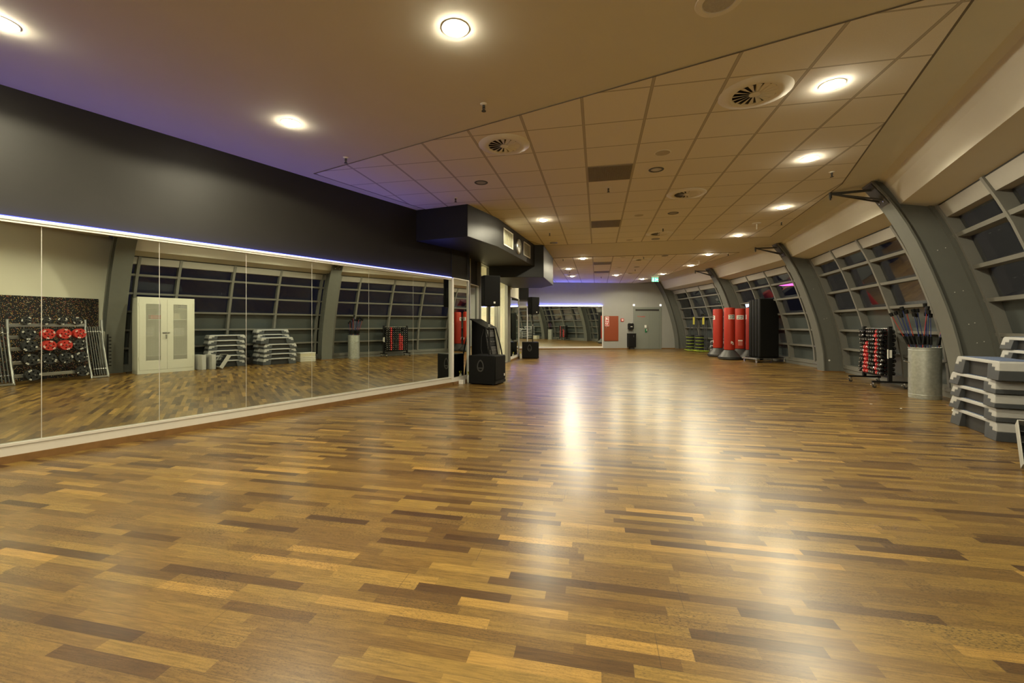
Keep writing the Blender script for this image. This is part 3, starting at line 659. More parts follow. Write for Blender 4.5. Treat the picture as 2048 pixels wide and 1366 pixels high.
for i, (p, lab) in enumerate([(grid(6.47,9.5),'white ceiling antenna disc with short stem, before the plain band'),(grid(6.49,18.0),'white ceiling antenna disc with short stem in the far tiles')]):
    o = a_ if i == 0 else copy_tree(a_); o.location = (*p,ZC-.0005); o['label'] = lab; o['group'] = 'white ceiling antennas'

def text(name, body, size, mt, parent, loc, rot, ext=.002, font_w=1.0, align='CENTER', bold=0):
    cu = bpy.data.curves.new(name, 'FONT'); cu.body = body; cu.size = size; cu.extrude = ext; cu.align_x = align; cu.align_y = 'CENTER'; cu.space_character = 1.0; cu.offset = bold
    cu.resolution_u = 3
    o = bpy.data.objects.new(name, cu); C.objects.link(o); cu.materials.append(mt)
    o.location = loc; o.rotation_euler = rot; o.scale = (font_w,1,1); o.parent = parent
    return o
_tm = {}
def text_mesh(body, size, ext=.001, bold=0):
    k = (body,size,ext,bold)
    if k not in _tm:
        cu = bpy.data.curves.new('lettering','FONT'); cu.body = body; cu.size = size; cu.extrude = ext; cu.align_x = 'CENTER'; cu.align_y = 'CENTER'; cu.resolution_u = 2; cu.offset = bold
        o = bpy.data.objects.new('lettering', cu); C.objects.link(o); dg = bpy.context.evaluated_depsgraph_get()
        me = o.evaluated_get(dg).to_mesh(); mb = MB(); mb.add([tuple(v.co) for v in me.vertices], [tuple(p.vertices) for p in me.polygons])
        o.evaluated_get(dg).to_mesh_clear(); bpy.data.objects.remove(o); _tm[k] = mb
    return _tm[k]

# exit sign hanging from the far tiles
t = thing('exit_sign', 'green illuminated exit sign with running figure, hung from the far ceiling', 'exit sign', (6.74,19.0,ZC-.0005), R(4))
mb = MB(); mb.box(-.16,.16,-.025,.025,-.05,0); mb.box(-.15,.15,-.012,.012,-.235,-.05); mb.build('housing', M['lamp_rim'], t)
mb = MB(); mb.box(-.148,.148,-.0145,-.0125,-.232,-.052); mb.build('face', M['exit'], t)
mb = MB()   # figure, arrow and door mark
y0, y1 = -.0175, -.015
mb.cyl((-.085,y0,-.083),(-.085,y1,-.083),.014,n=12)
mb.prismy([(-.11,-.10),(-.075,-.10),(-.06,-.13),(-.075,-.16),(-.05,-.21),(-.07,-.21),(-.095,-.165),(-.12,-.19),(-.135,-.18),(-.105,-.145)],y0,y1)
mb.prismy([(.02,-.07),(.02,-.22),(.035,-.22),(.035,-.07)],y0,y1)
mb.prismy([(.055,-.155),(.055,-.125),(.095,-.125),(.095,-.10),(.14,-.14),(.095,-.18),(.095,-.155)],y0,y1)
mb.build('pictogram', M['exit_w'], t)

# ------------------------------------------------------------------ bulkhead: vents and clock
BF, BD = line_frame((-.087,8.65),(.87,11.56)); BRZ = math.atan2(11.56-8.65, .87+.087)     # direction along the face
def on_bulk(s, z, o=.001): return (*BF(s,o), z)
def wall_vent(lab, s, z, w, h):
    t = thing('wall_vent', lab, 'air grille', on_bulk(s, z), BRZ, 'pale vent grilles on the black bulkhead')   # local x along the face, -y out of it
    mb = MB(); a, b = w/2, h/2
    for x0,x1,z0,z1 in ((-a,a,b-.022,b),(-a,a,-b,-b+.022),(-a,-a+.022,-b,b),(a-.022,a,-b,b)): mb.box(x0,x1,-.014,0,z0,z1)
    mb.build('frame', M['plinth'], t)
    mb = MB(); mb.box(-a+.02,a-.02,-.002,0,-b+.02,b-.02); mb.build('opening', M['gap'], t)
    mb = MB(); n = 18
    for k in range(n):
        zz_ = -b+.03+(h-.06)*k/(n-1); mb.hexa([(-a+.02,-.012,zz_-.006),(a-.02,-.012,zz_-.006),(a-.02,-.003,zz_+.002),(-a+.02,-.003,zz_+.002),(-a+.02,-.012,zz_-.003),(a-.02,-.012,zz_-.003),(a-.02,-.003,zz_+.005),(-a+.02,-.003,zz_+.005)])
    for k in range(7): x = -a+.05+(w-.1)*k/6; mb.box(x-.002,x+.002,-.010,-.003,-b+.02,b-.02)
    mb.build('slat', M['cream_box'], t)
wall_vent('pale vent grille on the black bulkhead, on the near side of the clock', .68, 3.095, .68, .36)
wall_vent('pale vent grille on the black bulkhead, on the far side of the clock', 2.24, 3.11, .62, .34)
t = thing('wall_clock', 'round clock with silver rim between two vents on the black bulkhead', 'clock', on_bulk(1.47, 3.065), BRZ)
MB().ring([(.145,-.001),(.145,-.03),(.165,-.034),(.175,-.02),(.175,-.001)],40,ax='y').build('rim', M['grey_metal'], t, smooth=True)
MB().lathe([(0,-.012),(.146,-.012),(.146,-.001)],40,ax='y').build('dial', M['white'], t)
mb = MB()
for k in range(12):
    a = 2*PI*k/12; mb.join(MB().box(-.004,.004,-.0145,-.0125,.112,.135), Matrix.Rotation(a,4,'Y'))
mb.build('hour_mark', M['ink'], t)
mb = MB(); mb.join(MB().box(-.005,.005,-.017,-.015,-.02,.075), Matrix.Rotation(R(-60),4,'Y')); mb.build('hour_hand', M['ink'], t)
mb = MB(); mb.join(MB().box(-.0035,.0035,-.020,-.018,-.02,.115), Matrix.Rotation(R(40),4,'Y')); mb.build('minute_hand', M['ink'], t)

# ------------------------------------------------------------------ loudspeakers, lectern
def badge(mb, x, y0, y1, z, s=.016):
    mb.box(x-s,x+s,y0,y1,z-s,z+s)
def sub(loc, rz, lab, blk='black_tex'):
    t = thing('subwoofer', lab, 'loudspeaker', (*loc,0), rz, 'black bass speakers')     # local +x = front
    MB().box(-.31,.295,-.265,.265,.018,.605).build('cabinet', M[blk], t, bevel=.012)
    mb = MB(); mb.box(.296,.308,-.25,.25,.11,.59); mb.build('grille', M['grille_black'], t, bevel=.004)
    mb = MB(); mb.box(.296,.312,-.25,.25,.03,.085); mb.build('port', M['black'], t)
    mb = MB(); mb.add([(.309,y,z) for y,z in ((.17,.16),(.21,.16),(.21,.21),(.17,.21))]+[(.312,y,z) for y,z in ((.17,.16),(.21,.16),(.21,.21),(.17,.21))],[(0,1,2,3),(4,5,6,7),(0,1,5,4),(1,2,6,5),(2,3,7,6),(3,0,4,7)]); mb.build('emblem', M['white'], t)
    for sgn in (-1,1):
        mb = MB(); y = sgn*.266; f_ = lambda q: sgn*q
        # oval handle: rounded frame round a deep dark cup
        out = []; inn = []
        for k in range(28):
            a = 2*PI*k/28; w = .078*(1-.18*math.sin(a)); out.append((w*math.cos(a)-.03, .395+.125*math.sin(a))); inn.append((.68*w*math.cos(a)-.03, .395+.095*math.sin(a)))
        vs = [(x,y+sgn*.006,z) for x,z in out]+[(x,y+sgn*.006,z) for x,z in inn]+[(x,y-sgn*.002,z) for x,z in out]+[(x,y-sgn*.004,z) for x,z in inn]; k = 28
        fs = [(i,(i+1)%k,k+(i+1)%k,k+i) for i in range(k)]+[(i,(i+1)%k,2*k+(i+1)%k,2*k+i) for i in range(k)]+[(k+i,k+(i+1)%k,3*k+(i+1)%k,3*k+i) for i in range(k)]
        mb.add(vs, fs); mb.box(-.085,.025,min(y-sgn*.002,y+sgn*.007),max(y-sgn*.002,y+sgn*.007),.335,.358)
        h_ = mb.build('handle', M['bag_base'], t, smooth=True)
        cup = MB(); cup.add([(x,y+sgn*.001,z) for x,z in inn], [tuple(range(28))]); cup.build('cup', M['grille_black'], h_)
    for x in (-.26,.24):
        for y in (-.22,.22): MB().cyl((x,y,0),(x,y,.02),.022,n=14).build('foot', M['ink'], t)
    return t
def top_box(loc, rz, z0, lab):
    t = thing('loudspeaker', lab, 'loudspeaker', (*loc,z0), rz, 'black top speakers on poles')   # local -y = front
    w, d, h = .18, .17, .632
    MB().prism([(-w,-d),(w,-d),(w,.02),(w*.62,d),(-w*.62,d),(-w,.02)],.0,h).build('cabinet', M['black_tex'], t, bevel=.008)
    mb = MB(); mb.box(-w+.008,w-.008,-d-.012,-d-.0005,.012,h-.012); mb.build('grille', M['grille_black'], t, bevel=.003)
    mb = MB(); badge(mb, .045, -d-.0145, -d-.0125, .07, .019); mb.build('emblem', M['white'], t)
    mb = MB(); mb.cyl((0,0,-.012),(0,0,0),.04,n=16); mb.build('pole_socket', M['black'], t)
    mb = MB(); mb.box(-w-.006,-w+.001,-.12,-.06,.2,.42); mb.build('side_handle', M['black'], t, bevel=.004)
    return t
def pole(loc, z0, z1, lab):
    t = thing('speaker_pole', lab, 'speaker pole', (*loc,z0))
    MB().cyl((0,0,0),(0,0,(z1-z0)*.62),.0175,n=16).build('tube', M['black'], t, smooth=True)
    MB().cyl((0,0,(z1-z0)*.6),(0,0,z1-z0),.0135,n=16).build('inner_tube', M['black'], t, smooth=True)
    mb = MB(); mb.cyl((0,0,(z1-z0)*.58),(0,0,(z1-z0)*.64),.024,n=16); mb.cyl((0,0,(z1-z0)*.61),(.05,0,(z1-z0)*.61),.008,n=8); mb.build('collar', M['lamp_rim'] if z0 < 0 else M['grey_metal'], t)
S1 = (-.315,9.14); S2 = (1.055,16.11)
sub(S1, R(-24.2), 'large black bass speaker box on the floor at the end of the mirror wall')
sub(S2, R(-4), 'black bass speaker box on the floor before the end-wall mirror')
pole((-.275,9.07), .606, 1.622, 'thin black speaker pole standing on the near bass box'); top_box((-.27,9.10), R(22), 1.635, 'tall black top speaker on the pole beside the mirror corner')
pole((1.14,16.1), .606, 1.632, 'thin black speaker pole standing on the far bass box'); top_box((1.14,16.12), R(35), 1.645, 'tall black top speaker on the pole before the end-wall mirror')
# lectern with slanted top, rack of amplifiers and curved tubes
t = thing('lectern', 'black sloping lectern with amplifier rack and curved tubes behind the bass speaker', 'lectern', (-.36,10.02,0), R(-24))
mb = MB(); prof = [(-.26,0),(.26,0),(.08,1.14),(.08,1.17),(-.26,1.34)]
mb.prismy(prof,-.26,-.235); mb.build('side_panel', M['black_tex'], t)
mb = MB(); mb.prismy(prof,.235,.26); mb.build('side_panel', M['black_tex'], t)
mb = MB(); mb.box(-.26,-.235,-.235,.235,0,1.33); mb.build('back_panel', M['black_tex'], t)
mb = MB(); mb.prismy([(-.29,1.385),(.12,1.18),(.12,1.155),(-.29,1.36)],-.29,.29); mb.build('top', M['black'], t, bevel=.004)
for k in range(5):
    z0 = .16+.20*k; z1 = z0+.185; x0 = .26-.18*z0/1.14; x1 = .26-.18*z1/1.14
    mb = MB(); mb.hexa([(x0-.25,-.234,z0),(x0-.02,-.234,z0),(x0-.02,.234,z0),(x0-.25,.234,z0),(x1-.25,-.234,z1),(x1-.02,-.234,z1),(x1-.02,.234,z1),(x1-.25,.234,z1)])
    a = mb.build('amplifier', M['black'] if k % 2 else M['bag_base'], t)
    mb = MB()
    for q in range(7):
        y = -.2+.066*q; xm = (x0+x1)/2-.02; zm = (z0+z1)/2; mb.cyl((xm,y,zm),(xm+.012,y,zm+.002),.013 if q % 2 else .008,n=10)
    mb.build('knob', M['grey_metal'], a)
for y in (-.275,.275):
    pts = [(.10+.20*math.sin(PI/2*k/14)+.015*math.sin(PI*k/14), y, 1.15*(1-k/14)+.017) for k in range(15)]
    MB().tube(pts,.017,n=10).build('tube', M['black'], t, smooth=True)
mb = MB(); mb.tube([(.125,y,1.165) for y in (-.275,0,.275)],.010); mb.build('front_rail', M['black'], t, smooth=True)
mb = MB(); mb.tube([(.05,-.264,1.14),(.0,-.274,.95),(-.01,-.274,.7),(.03,-.268,.5),(.08,-.264,.35)],.006,n=6); mb.build('cable', M['bag_base'], t, smooth=True)
# spray bottles
def bottle(loc, rz, lab):
    t = thing('spray_bottle', lab, 'spray bottle', (*loc,0), rz, 'white spray bottles')
    MB().lathe([(0,0),(.042,0),(.045,.01),(.045,.12),(.03,.16),(.016,.185),(.016,.20)],24).build('body', M['bottle'], t, smooth=True)
    mb = MB(); mb.box(-.05,.02,-.011,.011,.215,.24); mb.cyl((0,0,.20),(0,0,.22),.015,n=12); mb.hexa([(-.03,-.006,.16),(-.022,-.006,.16),(-.022,.006,.16),(-.03,.006,.16),(-.035,-.006,.218),(-.015,-.006,.218),(-.015,.006,.218),(-.035,.006,.218)]); mb.build('trigger', M['yellow'], t)
bottle((-.72,9.27), 1.2, 'white spray bottle with yellow trigger between mirror and near bass speaker'); bottle((.675,15.84), .8, 'white spray bottle with yellow trigger beside the far bass speaker')
t = thing('paper_towel', 'white paper towel stack on the floor beside the near spray bottle', 'paper towels', (-.845,9.05,0), R(-20))
mb = MB(); mb.box(-.05,.05,-.06,.06,0,.09); mb.build('stack', M['white'], t, bevel=.004)

# ------------------------------------------------------------------ end wall objects
ERZ = R(5.9)
def on_end(s, z, o=.001): return (*ew(s,o), z)
t = thing('hose_cabinet', 'rust-red fire hose cabinet set in the grey end wall', 'fire hose cabinet', on_end(5.60,1.06), ERZ)
mb = MB(); mb.box(-.375,.375,-.03,0,-.64,.64); mb.build('body', M['red_paint'], t, bevel=.006)
d_ = MB().box(-.345,.345,-.042,-.031,-.61,.61).build('door', M['red_paint'], t, bevel=.005)
mb = MB(); mb.lathe([(0,-.052),(.022,-.052),(.026,-.043)],20,(-.27,0,.06),ax='y'); mb.build('lock', M['grey_metal'], d_)
s_ = MB().box(-.33,-.13,-.046,-.0425,.12,.60).build('sign', M['white'], t)
mb = MB()
for z0, kind in ((.37,0),(.14,1)):
    mb.box(-.32,-.14,-.048,-.0465,z0,z0+.20)
rs = mb.build('pictogram_field', M['red_sign'], s_)
mb = MB()
mb.prismy([(-.30,.40),(-.27,.40),(-.27,.47),(-.235,.47),(-.235,.44),(-.21,.44),(-.21,.50),(-.24,.54),(-.30,.54)],-.050,-.0485)
mb.prismy([(-.19,.41),(-.165,.41),(-.165,.52),(-.175,.55),(-.19,.52)],-.050,-.0485)
mb.ring([(.03,-.0485),(.03,-.050),(.05,-.050),(.05,-.0485)],20,(-.265,0,.255),ax='y'); mb.prismy([(-.245,.165),(-.225,.165),(-.165,.32),(-.185,.32)],-.050,-.0485)
mb.build('pictogram', M['white'], s_)
t = thing('fire_alarm', 'small red fire alarm box with white centre on the grey end wall', 'fire alarm', on_end(6.18,1.495), ERZ)
MB().box(-.075,.075,-.05,0,-.075,.075).build('body', M['red_sign'], t, bevel=.006); MB().box(-.04,.04,-.054,-.051,-.04,.04).build('button_plate', M['white'], t); MB().lathe([(0,-.060),(.016,-.060),(.016,-.055)],16,(0,0,0),ax='y').build('button', M['ink'], t)
t = thing('towel_dispenser', 'black paper towel dispenser mounted on the wall beside the double door', 'towel dispenser', on_end(6.60,1.18), ERZ)
mb = MB(); mb.prismy([(-.13,-.15),(.13,-.15),(.13,.10),(.09,.15),(-.09,.15),(-.13,.10)],-.20,0); mb.build('body', M['black'], t, bevel=.012)
MB().box(-.05,.05,-.203,-.2005,-.04,-.015).build('window', M['white'], t); MB().box(-.035,.035,-.18,-.10,.151,.165).build('lid_catch', M['white'], t); MB().box(-.10,.10,-.16,-.05,-.20,-.151).build('slot', M['ink'], t)
t = thing('waste_bin', 'tall black waste bin below the towel dispenser', 'waste bin', on_end(6.62,0), ERZ)
MB().box(-.185,.185,-.30,-.012,.11,.80).build('body', M['black'], t, bevel=.015); MB().box(-.19,.19,-.305,-.010,.78,.81).build('rim', M['black'], t, bevel=.006); MB().box(.03,.07,-.304,-.301,.62,.72).build('emblem', M['bag_base'], t); MB().box(-.10,.10,-.24,-.06,0,.109).build('base', M['ink'], t)
# double door
dr = struct(MB().box(-.755,-.64,-.03,0,0,2.16).box(.64,.755,-.03,0,0,2.16).box(-.64,.64,-.03,0,2.05,2.16), 'door_1', M['door_grey'], loc=on_end(7.525,0), rz=ERZ, bevel=.004)
mb = MB(); mb.box(-.63,.63,-.010,0,1.965,2.05); mb.build('closer_recess', M['gap'], dr)
lv = MB().box(-.635,.125,-.018,-.001,.008,1.962).build('leaf', M['door_grey'], dr, bevel=.003); lv2 = MB().box(.135,.635,-.018,-.001,.008,1.962).build('leaf', M['door_grey'], dr, bevel=.003)
MB().box(.085,.135,-.026,-.0185,.01,1.96).build('meeting_stile', M['door_grey'], dr)
text('lettering','Notausgang',.088,M['red_sign'],lv,(-.33,-.0195,1.68),(PI/2,0,0),font_w=.98)
MB().box(-.155,-.05,-.021,-.0185,1.10,1.235).build('notice', M['white'], lv)
mb = MB(); mb.box(-.13,-.055,-.07,-.019,.86,1.04); gl_ = mb.build('emergency_lock', M['green'], lv, bevel=.008); MB().box(-.075,-.045,-.073,-.0705,.93,1.02).build('label', M['white'], gl_)
mb = MB(); mb.cyl((.02,-.019,1.02),(.02,-.07,1.02),.012,n=10); mb.cyl((.02,-.065,1.02),(-.05,-.065,1.02),.011,n=10); mb.box(0,.04,-.024,-.0185,.9,1.1); mb.build('handle', M['grey_metal'], lv)
for s, lab in ((6.79,'small white lamp box at the upper corner of the double door, by the dispenser side'),(8.22,'small white lamp box at the upper corner of the double door, by the arch')):
    t = thing('door_lamp_mount', lab, 'door lamp', on_end(s,2.26), ERZ, 'white boxes above the door'); MB().box(-.05,.05,-.045,0,-.045,.045).build('housing', M['lamp_rim'], t, bevel=.006); MB().box(-.042,.042,-.048,-.0455,-.036,.036).build('lens', M['sign_lamp'], t)
# ------------------------------------------------------------------ aerobic steps
def step_proto(h, name_h):
    t = thing('aerobic_step', 'x', 'aerobic step')
    k = h/.145
    ty = lambda z: 1.0 - .10*z/h
    Z = lambda z: z*k if k < 1.2 else (z+.055 if z > .02 else z)     # the tall one stands on an added riser
    light = [(-.44,.145),(.44,.145),(.462,.132),(.488,.045),(.40,.045),(.40,.078),(.335,.078),(.335,.110),(-.335,.110),(-.335,.078),(-.40,.078),(-.40,.045),(-.488,.045),(-.462,.132)]
    MB().prismy([(x,Z(z)) for x,z in light],-.205,.205,ty=ty).build('deck', M['step_grey'], t, bevel=.007)
    for sx in (-1,1):
        foot = [(.334,.1095),(.25,.1095),(.275,0),(.50,0),(.489,.0455),(.401,.0455),(.401,.0785),(.334,.0785)]
        MB().prismy([(sx*x,Z(z)) for x,z in foot],-.2045,.2045,ty=ty).build('foot', M['step_dark'], t, bevel=.004)
    MB().prismy([(-.30,Z(.109)),(.30,Z(.109)),(.27,.004),(-.27,.004)],-.15,.15).build('dark_core', M['ink'], t)  # solid black block added to paint the dark of the hollow underside
    mb = MB(); mb.box(-.41,.41,-.155,.155,h-.001,h+.0035); mb.build('top_mat', M['step_blue'], t)
    return t
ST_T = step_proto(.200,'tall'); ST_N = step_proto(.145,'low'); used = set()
def place_step(kind, x, y, z, rz, lab, group):
    src = ST_T if kind == 't' else ST_N
    o = src if kind not in used else copy_tree(src); used.add(kind)
    o.location = (x,y,z); o.rotation_euler = (0,0,rz); o['label'] = lab; o['group'] = group
DZ = R(63.7); DV = (math.cos(DZ), math.sin(DZ)); OV = (math.sin(DZ), -math.cos(DZ))
def pile(cx, cy, kinds, where, group, jit, rz=DZ):
    z = 0; n = len(kinds)
    for i, k in enumerate(kinds):
        h = .2005 if k == 't' else .1455
        jx, jr = jit[i % len(jit)]
        d = (math.cos(rz), math.sin(rz))
        place_step(k, cx+d[0]*jx, cy+d[1]*jx, z, rz+jr, f'grey aerobic step, {ORD[n-1-i]} of {where}', group); z += h+.004
pile(5.665,4.945,'tnnnt','the five-high stack by the steel arch','aerobic steps in the five-high stack',[(0,0),(.025,.015),(.015,-.01),(.03,.012),(-.07,-.02)])
pile(6.035,4.73,'tnnnnnn','the taller stack behind the five-high one','aerobic steps in the tall rear stack',[(0,0),(-.02,.01),(.02,-.012),(0,.015),(-.015,0)])
pile(5.28,3.58,'tnnnnn','the stack behind the grey blocks','aerobic steps in the stack behind the grey blocks',[(0,0),(.02,.01),(-.01,-.01),(.02,.02)], R(61))
pile(9.33,18.55,'tnt','the low stack behind the red bags','aerobic steps in the low stack behind the bags',[(0,0),(.03,.03)], R(82))

# grey hollow blocks: two upright, one tilted with its open side showing
def block(loc, rot, lab):
    t = thing('riser_block', lab, 'step riser block', loc, 0, 'grey hollow riser blocks'); t.rotation_euler = rot     # local x long, y deep, z open side
    mb = MB(); L_, W_, H_ = .41, .36, .11; w = .008
    mb.box(0,L_,0,W_,0,w); mb.box(0,L_,0,w,w,H_); mb.box(0,L_,W_-w,W_,w,H_); mb.box(0,w,w,W_-w,w,H_); mb.box(L_-w,L_,w,W_-w,w,H_)
    mb.build('shell', M['foam'], t, bevel=.003)
    mb = MB(); mb.box(w+.001,L_-w-.001,w+.001,W_-w-.001,w+.0005,w+.003); mb.build('inside', M['ink'], t)
    mb = MB()
    for k in (1,2,3): x = L_*k/4; mb.box(x-.003,x+.003,w,W_-w,w+.003,H_-.012)
    mb.box(w,L_-w,W_*.5-.003,W_*.5+.003,w+.003,H_-.015)
    mb.build('stiffener', M['step_dark'], t)
    mb = MB(); mb.box(L_*.5+.03,L_*.75-.008,.03,.11,w+.003,H_-.02); sk = mb.build('socket', M['foam'], t)
    MB().cyl((L_*.5+.062,.07,H_-.0195),(L_*.5+.062,.07,H_-.018),.022,n=16).build('hole', M['ink'], sk)
    return t
def basis(ex, ez, o):
    ex = Vector(ex).normalized(); ez = Vector(ez); ez = (ez-ex*ez.dot(ex)).normalized(); ey = ez.cross(ex)
    return Matrix(((ex.x,ey.x,ez.x),(ex.y,ey.y,ez.y),(ex.z,ey.z,ez.z))).to_euler()
hd = R(42); dv = Vector((math.sin(hd),math.cos(hd),0)); ov = Vector((math.cos(hd),-math.sin(hd),0)); up = Vector((0,0,1))
til = R(56); e1 = dv*math.cos(til)+up*math.sin(til); e3 = -dv*math.sin(til)+up*math.cos(til)
# y axis must point outwards (ov): e3 x e1
b3 = block((4.455,3.70,.004), basis(e1,e3,0), 'grey hollow riser block tilted against the steps, its ribbed open side showing')
if (e3.cross(e1)).dot(ov) < 0: b3.location = Vector(b3.location)+ov*.36
for i, (q, lab) in enumerate((((4.315,3.24),'grey riser block standing on edge beside the white cabinet'),((4.415,3.45),'grey riser block standing on edge between cabinet and tilted block'))):
    block((q[0],q[1],.003), basis(up, dv, 0), lab).location = Vector((q[0],q[1],.003)) + (ov*.0)
# cream crates
t = thing('storage_crate', 'cream lidded crate, topmost of the low pile between steps and arch', 'crate', (6.33,5.72,.172), R(61), 'cream crates')
def crate(t, h):
    MB().box(-.26,.26,-.17,.17,0,h-.022).build('body', M['cream_box'], t, bevel=.006); MB().box(-.268,.268,-.178,.178,h-.022,h).build('lid', M['white'], t, bevel=.004)
crate(t,.135)
for i, z in enumerate((0,.0575,.115)):
    t = thing('storage_tray', f'flat cream tray with white edge, {ORD[2-i]} below the cream crate', 'tray', (6.33,5.72,z), R(61), 'flat cream trays'); crate(t,.055)

# ------------------------------------------------------------------ galvanised bin with rods
BX, BY = 7.165, 7.30
t = thing('galvanised_bin', 'tall galvanised metal bin holding exercise rods, in front of the steel arch', 'bin', (BX,BY,0))
MB().lathe([(0,.006),(.205,.0),(.208,.02),(.208,.845),(.214,.85),(.214,.86),(.206,.862),(.200,.85),(.200,.02),(0,.02)],56).build('drum', M['galv'], t, smooth=True)
mb = MB(); mb.ring([(.2075,.055),(.2105,.06),(.2105,.068),(.2075,.073)],56); mb.ring([(.2075,.80),(.2105,.805),(.2105,.812),(.2075,.817)],56); mb.box(-.206,-.2085,-.006,.006,.02,.84); mb.build('bead', M['galv'], t, smooth=True)
for a in (R(150),R(-35)):
    mb = MB(); c_, s_ = math.cos(a), math.sin(a)
    mb.tube([( (.208+.055*math.sin(PI*k/10))*c_-(.075-.15*k/10)*s_, (.208+.055*math.sin(PI*k/10))*s_+(.075-.15*k/10)*c_, .60+.02*math.sin(PI*k/10)) for k in range(11)],.006,n=8)
    mb.build('handle', M['chrome'], t, smooth=True)
tips = [(1781.7,628,'red'),(1791,625,'blue'),(1803.5,616,'blue'),(1806,621,'blue'),(1812,622,'red'),(1802,630,'blue'),(1826,620,'blue'),(1834,620,'blue'),(1828,628,'blue'),(1833,629,'blue'),(1850,609,'blue'),(1855,615,'red'),(1852,627,'blue'),(1857,623,'blue'),(1861,630,'blue'),(1884,634,'red'),(1889,640,'blue')]
tips = [((p-1004.5)/861*(BY+q)-BX, q, 1.24+(649.9-y)/861*(BY+q), c_) for p, y, c_ in tips for q in ((1853-p)/71*.30,)]
LEAN = ['leaning out furthest towards the dumbbell rack','second from the dumbbell rack','third from the dumbbell rack, tall','fourth from the dumbbell rack','fifth from the dumbbell rack','short one under the left cluster','front one of the middle cluster','rear one of the middle cluster','short front one of the middle cluster','short rear one of the middle cluster','tallest of all, upright','second tallest, upright','short upright one','upright one with middle height','shortest upright one','leaning towards the steps','lowest, leaning behind the arch flange']
def seg_gap(p1, q1, p2, q2):
    d1, d2, r = q1-p1, q2-p2, p1-p2; A, E_, f_ = d1.dot(d1), d2.dot(d2), d2.dot(r); c = d1.dot(r); bb = d1.dot(d2); den = A*E_-bb*bb
    u = min(1, max(0, (bb*f_-c*E_)/den)) if den > 1e-9 else 0
    v = min(1, max(0, (bb*u+f_)/E_)); u = min(1, max(0, (bb*v-c)/A)); return ((p1+d1*u)-(p2+d2*v)).length
rng = random.Random(3); rods = []
for dx, dy, z, c_ in tips:       # stand every rod in the bin so that it leans out to its tip without touching the ones before
    best = None
    for _ in range(2600):
        sh = rng.uniform(-.16,.16); tp = Vector((dx+(dx+BX)/(BY+dy)*sh, dy+sh, z+(z-1.24)/(BY+dy)*sh)); a = rng.uniform(0,2*PI); r_ = .165*math.sqrt(rng.random()); b = Vector((r_*math.cos(a), r_*math.sin(a), .03))
        k = (.862-b.z)/(tp.z-b.z); rim = b+(tp-b)*k; g0, g1 = b+(tp-b)*(k+.03), b+(tp-b)*(k+.13)
        pen = max(0, math.hypot(rim.x,rim.y)-.172)*30
        for b2, tp2, h0, h1, _c in rods:
            pen += max(0, .013-seg_gap(b,tp,b2,tp2))*60 + max(0, .066-(tp-tp2).length)*15 + max(0, .040-seg_gap(g0,g1,h0,h1))*25 + max(0, .026-seg_gap(g0,g1,b2,tp2))*25 + max(0, .026-seg_gap(h0,h1,b,tp))*25 + max(0, .038-min((tp-tp2).cross((tp2-b2).normalized()).length if (tp-b2).dot((tp2-b2).normalized()) < (tp2-b2).length+.03 else 1, 1))*15 + max(0, .038-((tp2-tp).cross((tp-b).normalized()).length if (tp2-b).dot((tp-b).normalized()) < (tp-b).length+.03 else 1))*15
        pen += abs(sh)*.02
        if best is None or pen < best[0]: best = (pen, b, tp, g0, g1)
    rods.append((*best[1:], c_))
for i, (b, tp, g0, g1, c_) in enumerate(rods):
    d_ = (tp-b).normalized()
    t = thing('exercise_rod', f'{c_} exercise rod in the galvanised bin, {LEAN[i]}', 'exercise rod', (BX,BY,0), 0, 'exercise rods in the bin')
    MB().cyl(b, tp, .0052, n=8).build('rod', M['rod_'+c_], t, smooth=True)
    MB().cyl(tp-d_*.045, tp+d_*.02, .027, .030, n=14).build('end_weight', M['black'], t, bevel=.004)
    MB().cyl(g0, g1, .018, n=12).build('grip', M['black'], t, bevel=.004)

# ------------------------------------------------------------------ rolling dumbbell rack
RC = Vector(((7.58+7.87)/2,(8.42+9.355)/2,0)); RH = math.atan2(7.87-7.58, 9.355-8.42); RRZ = -RH      # local y along the rack, away from the view; local -x room side
t = thing('dumbbell_rack', 'black rolling rack full of small dumbbells beside the galvanised bin', 'dumbbell rack', tuple(RC), RRZ)
for y in (-.49,.49):
    mb = MB(); mb.box(-.03,.03,y-.03,y+.03,.14,1.21); mb.build('post', M['black'], t, bevel=.004)
    mb = MB(); mb.box(-.29,.29,y-.022,y+.022,.105,.14); mb.build('base_bar', M['black'], t, bevel=.004)
    for x in (-.25,.25):
        w = MB(); w.cyl((x,y-.012,.033),(x,y+.012,.033),.033,n=20); wo = w.build('caster', M['ink'], t, smooth=True)
        mb = MB(); mb.box(x-.018,x+.018,y-.022,y-.014,.03,.10); mb.box(x-.018,x+.018,y+.014,y+.022,.03,.10); mb.box(x-.022,x+.022,y-.022,y+.022,.09,.105); mb.box(x-.055,x-.015,y-.012,y+.012,.055,.075); mb.build('fork', M['chrome'], wo)
mb = MB(); mb.cyl((0,-.52,1.165),(0,.52,1.165),.012,n=12); mb.build('rail', M['chrome'], t, smooth=True)
mb = MB(); mb.box(-.02,.02,-.47,.47,.20,.235); mb.build('lower_bar', M['black'], t)
mb = MB()
for k in range(11): y = -.45+.09*k; mb.box(-.012,.012,y-.003,y+.003,.235,1.155)
mb.build('divider', M['black'], t)
mb = MB(); mb.box(-.034,-.031,-.512,-.468,.58,.76); mb.box(-.02,.02,-.523,-.5205,.60,.75); mb.build('label_plate', M['white'], t)
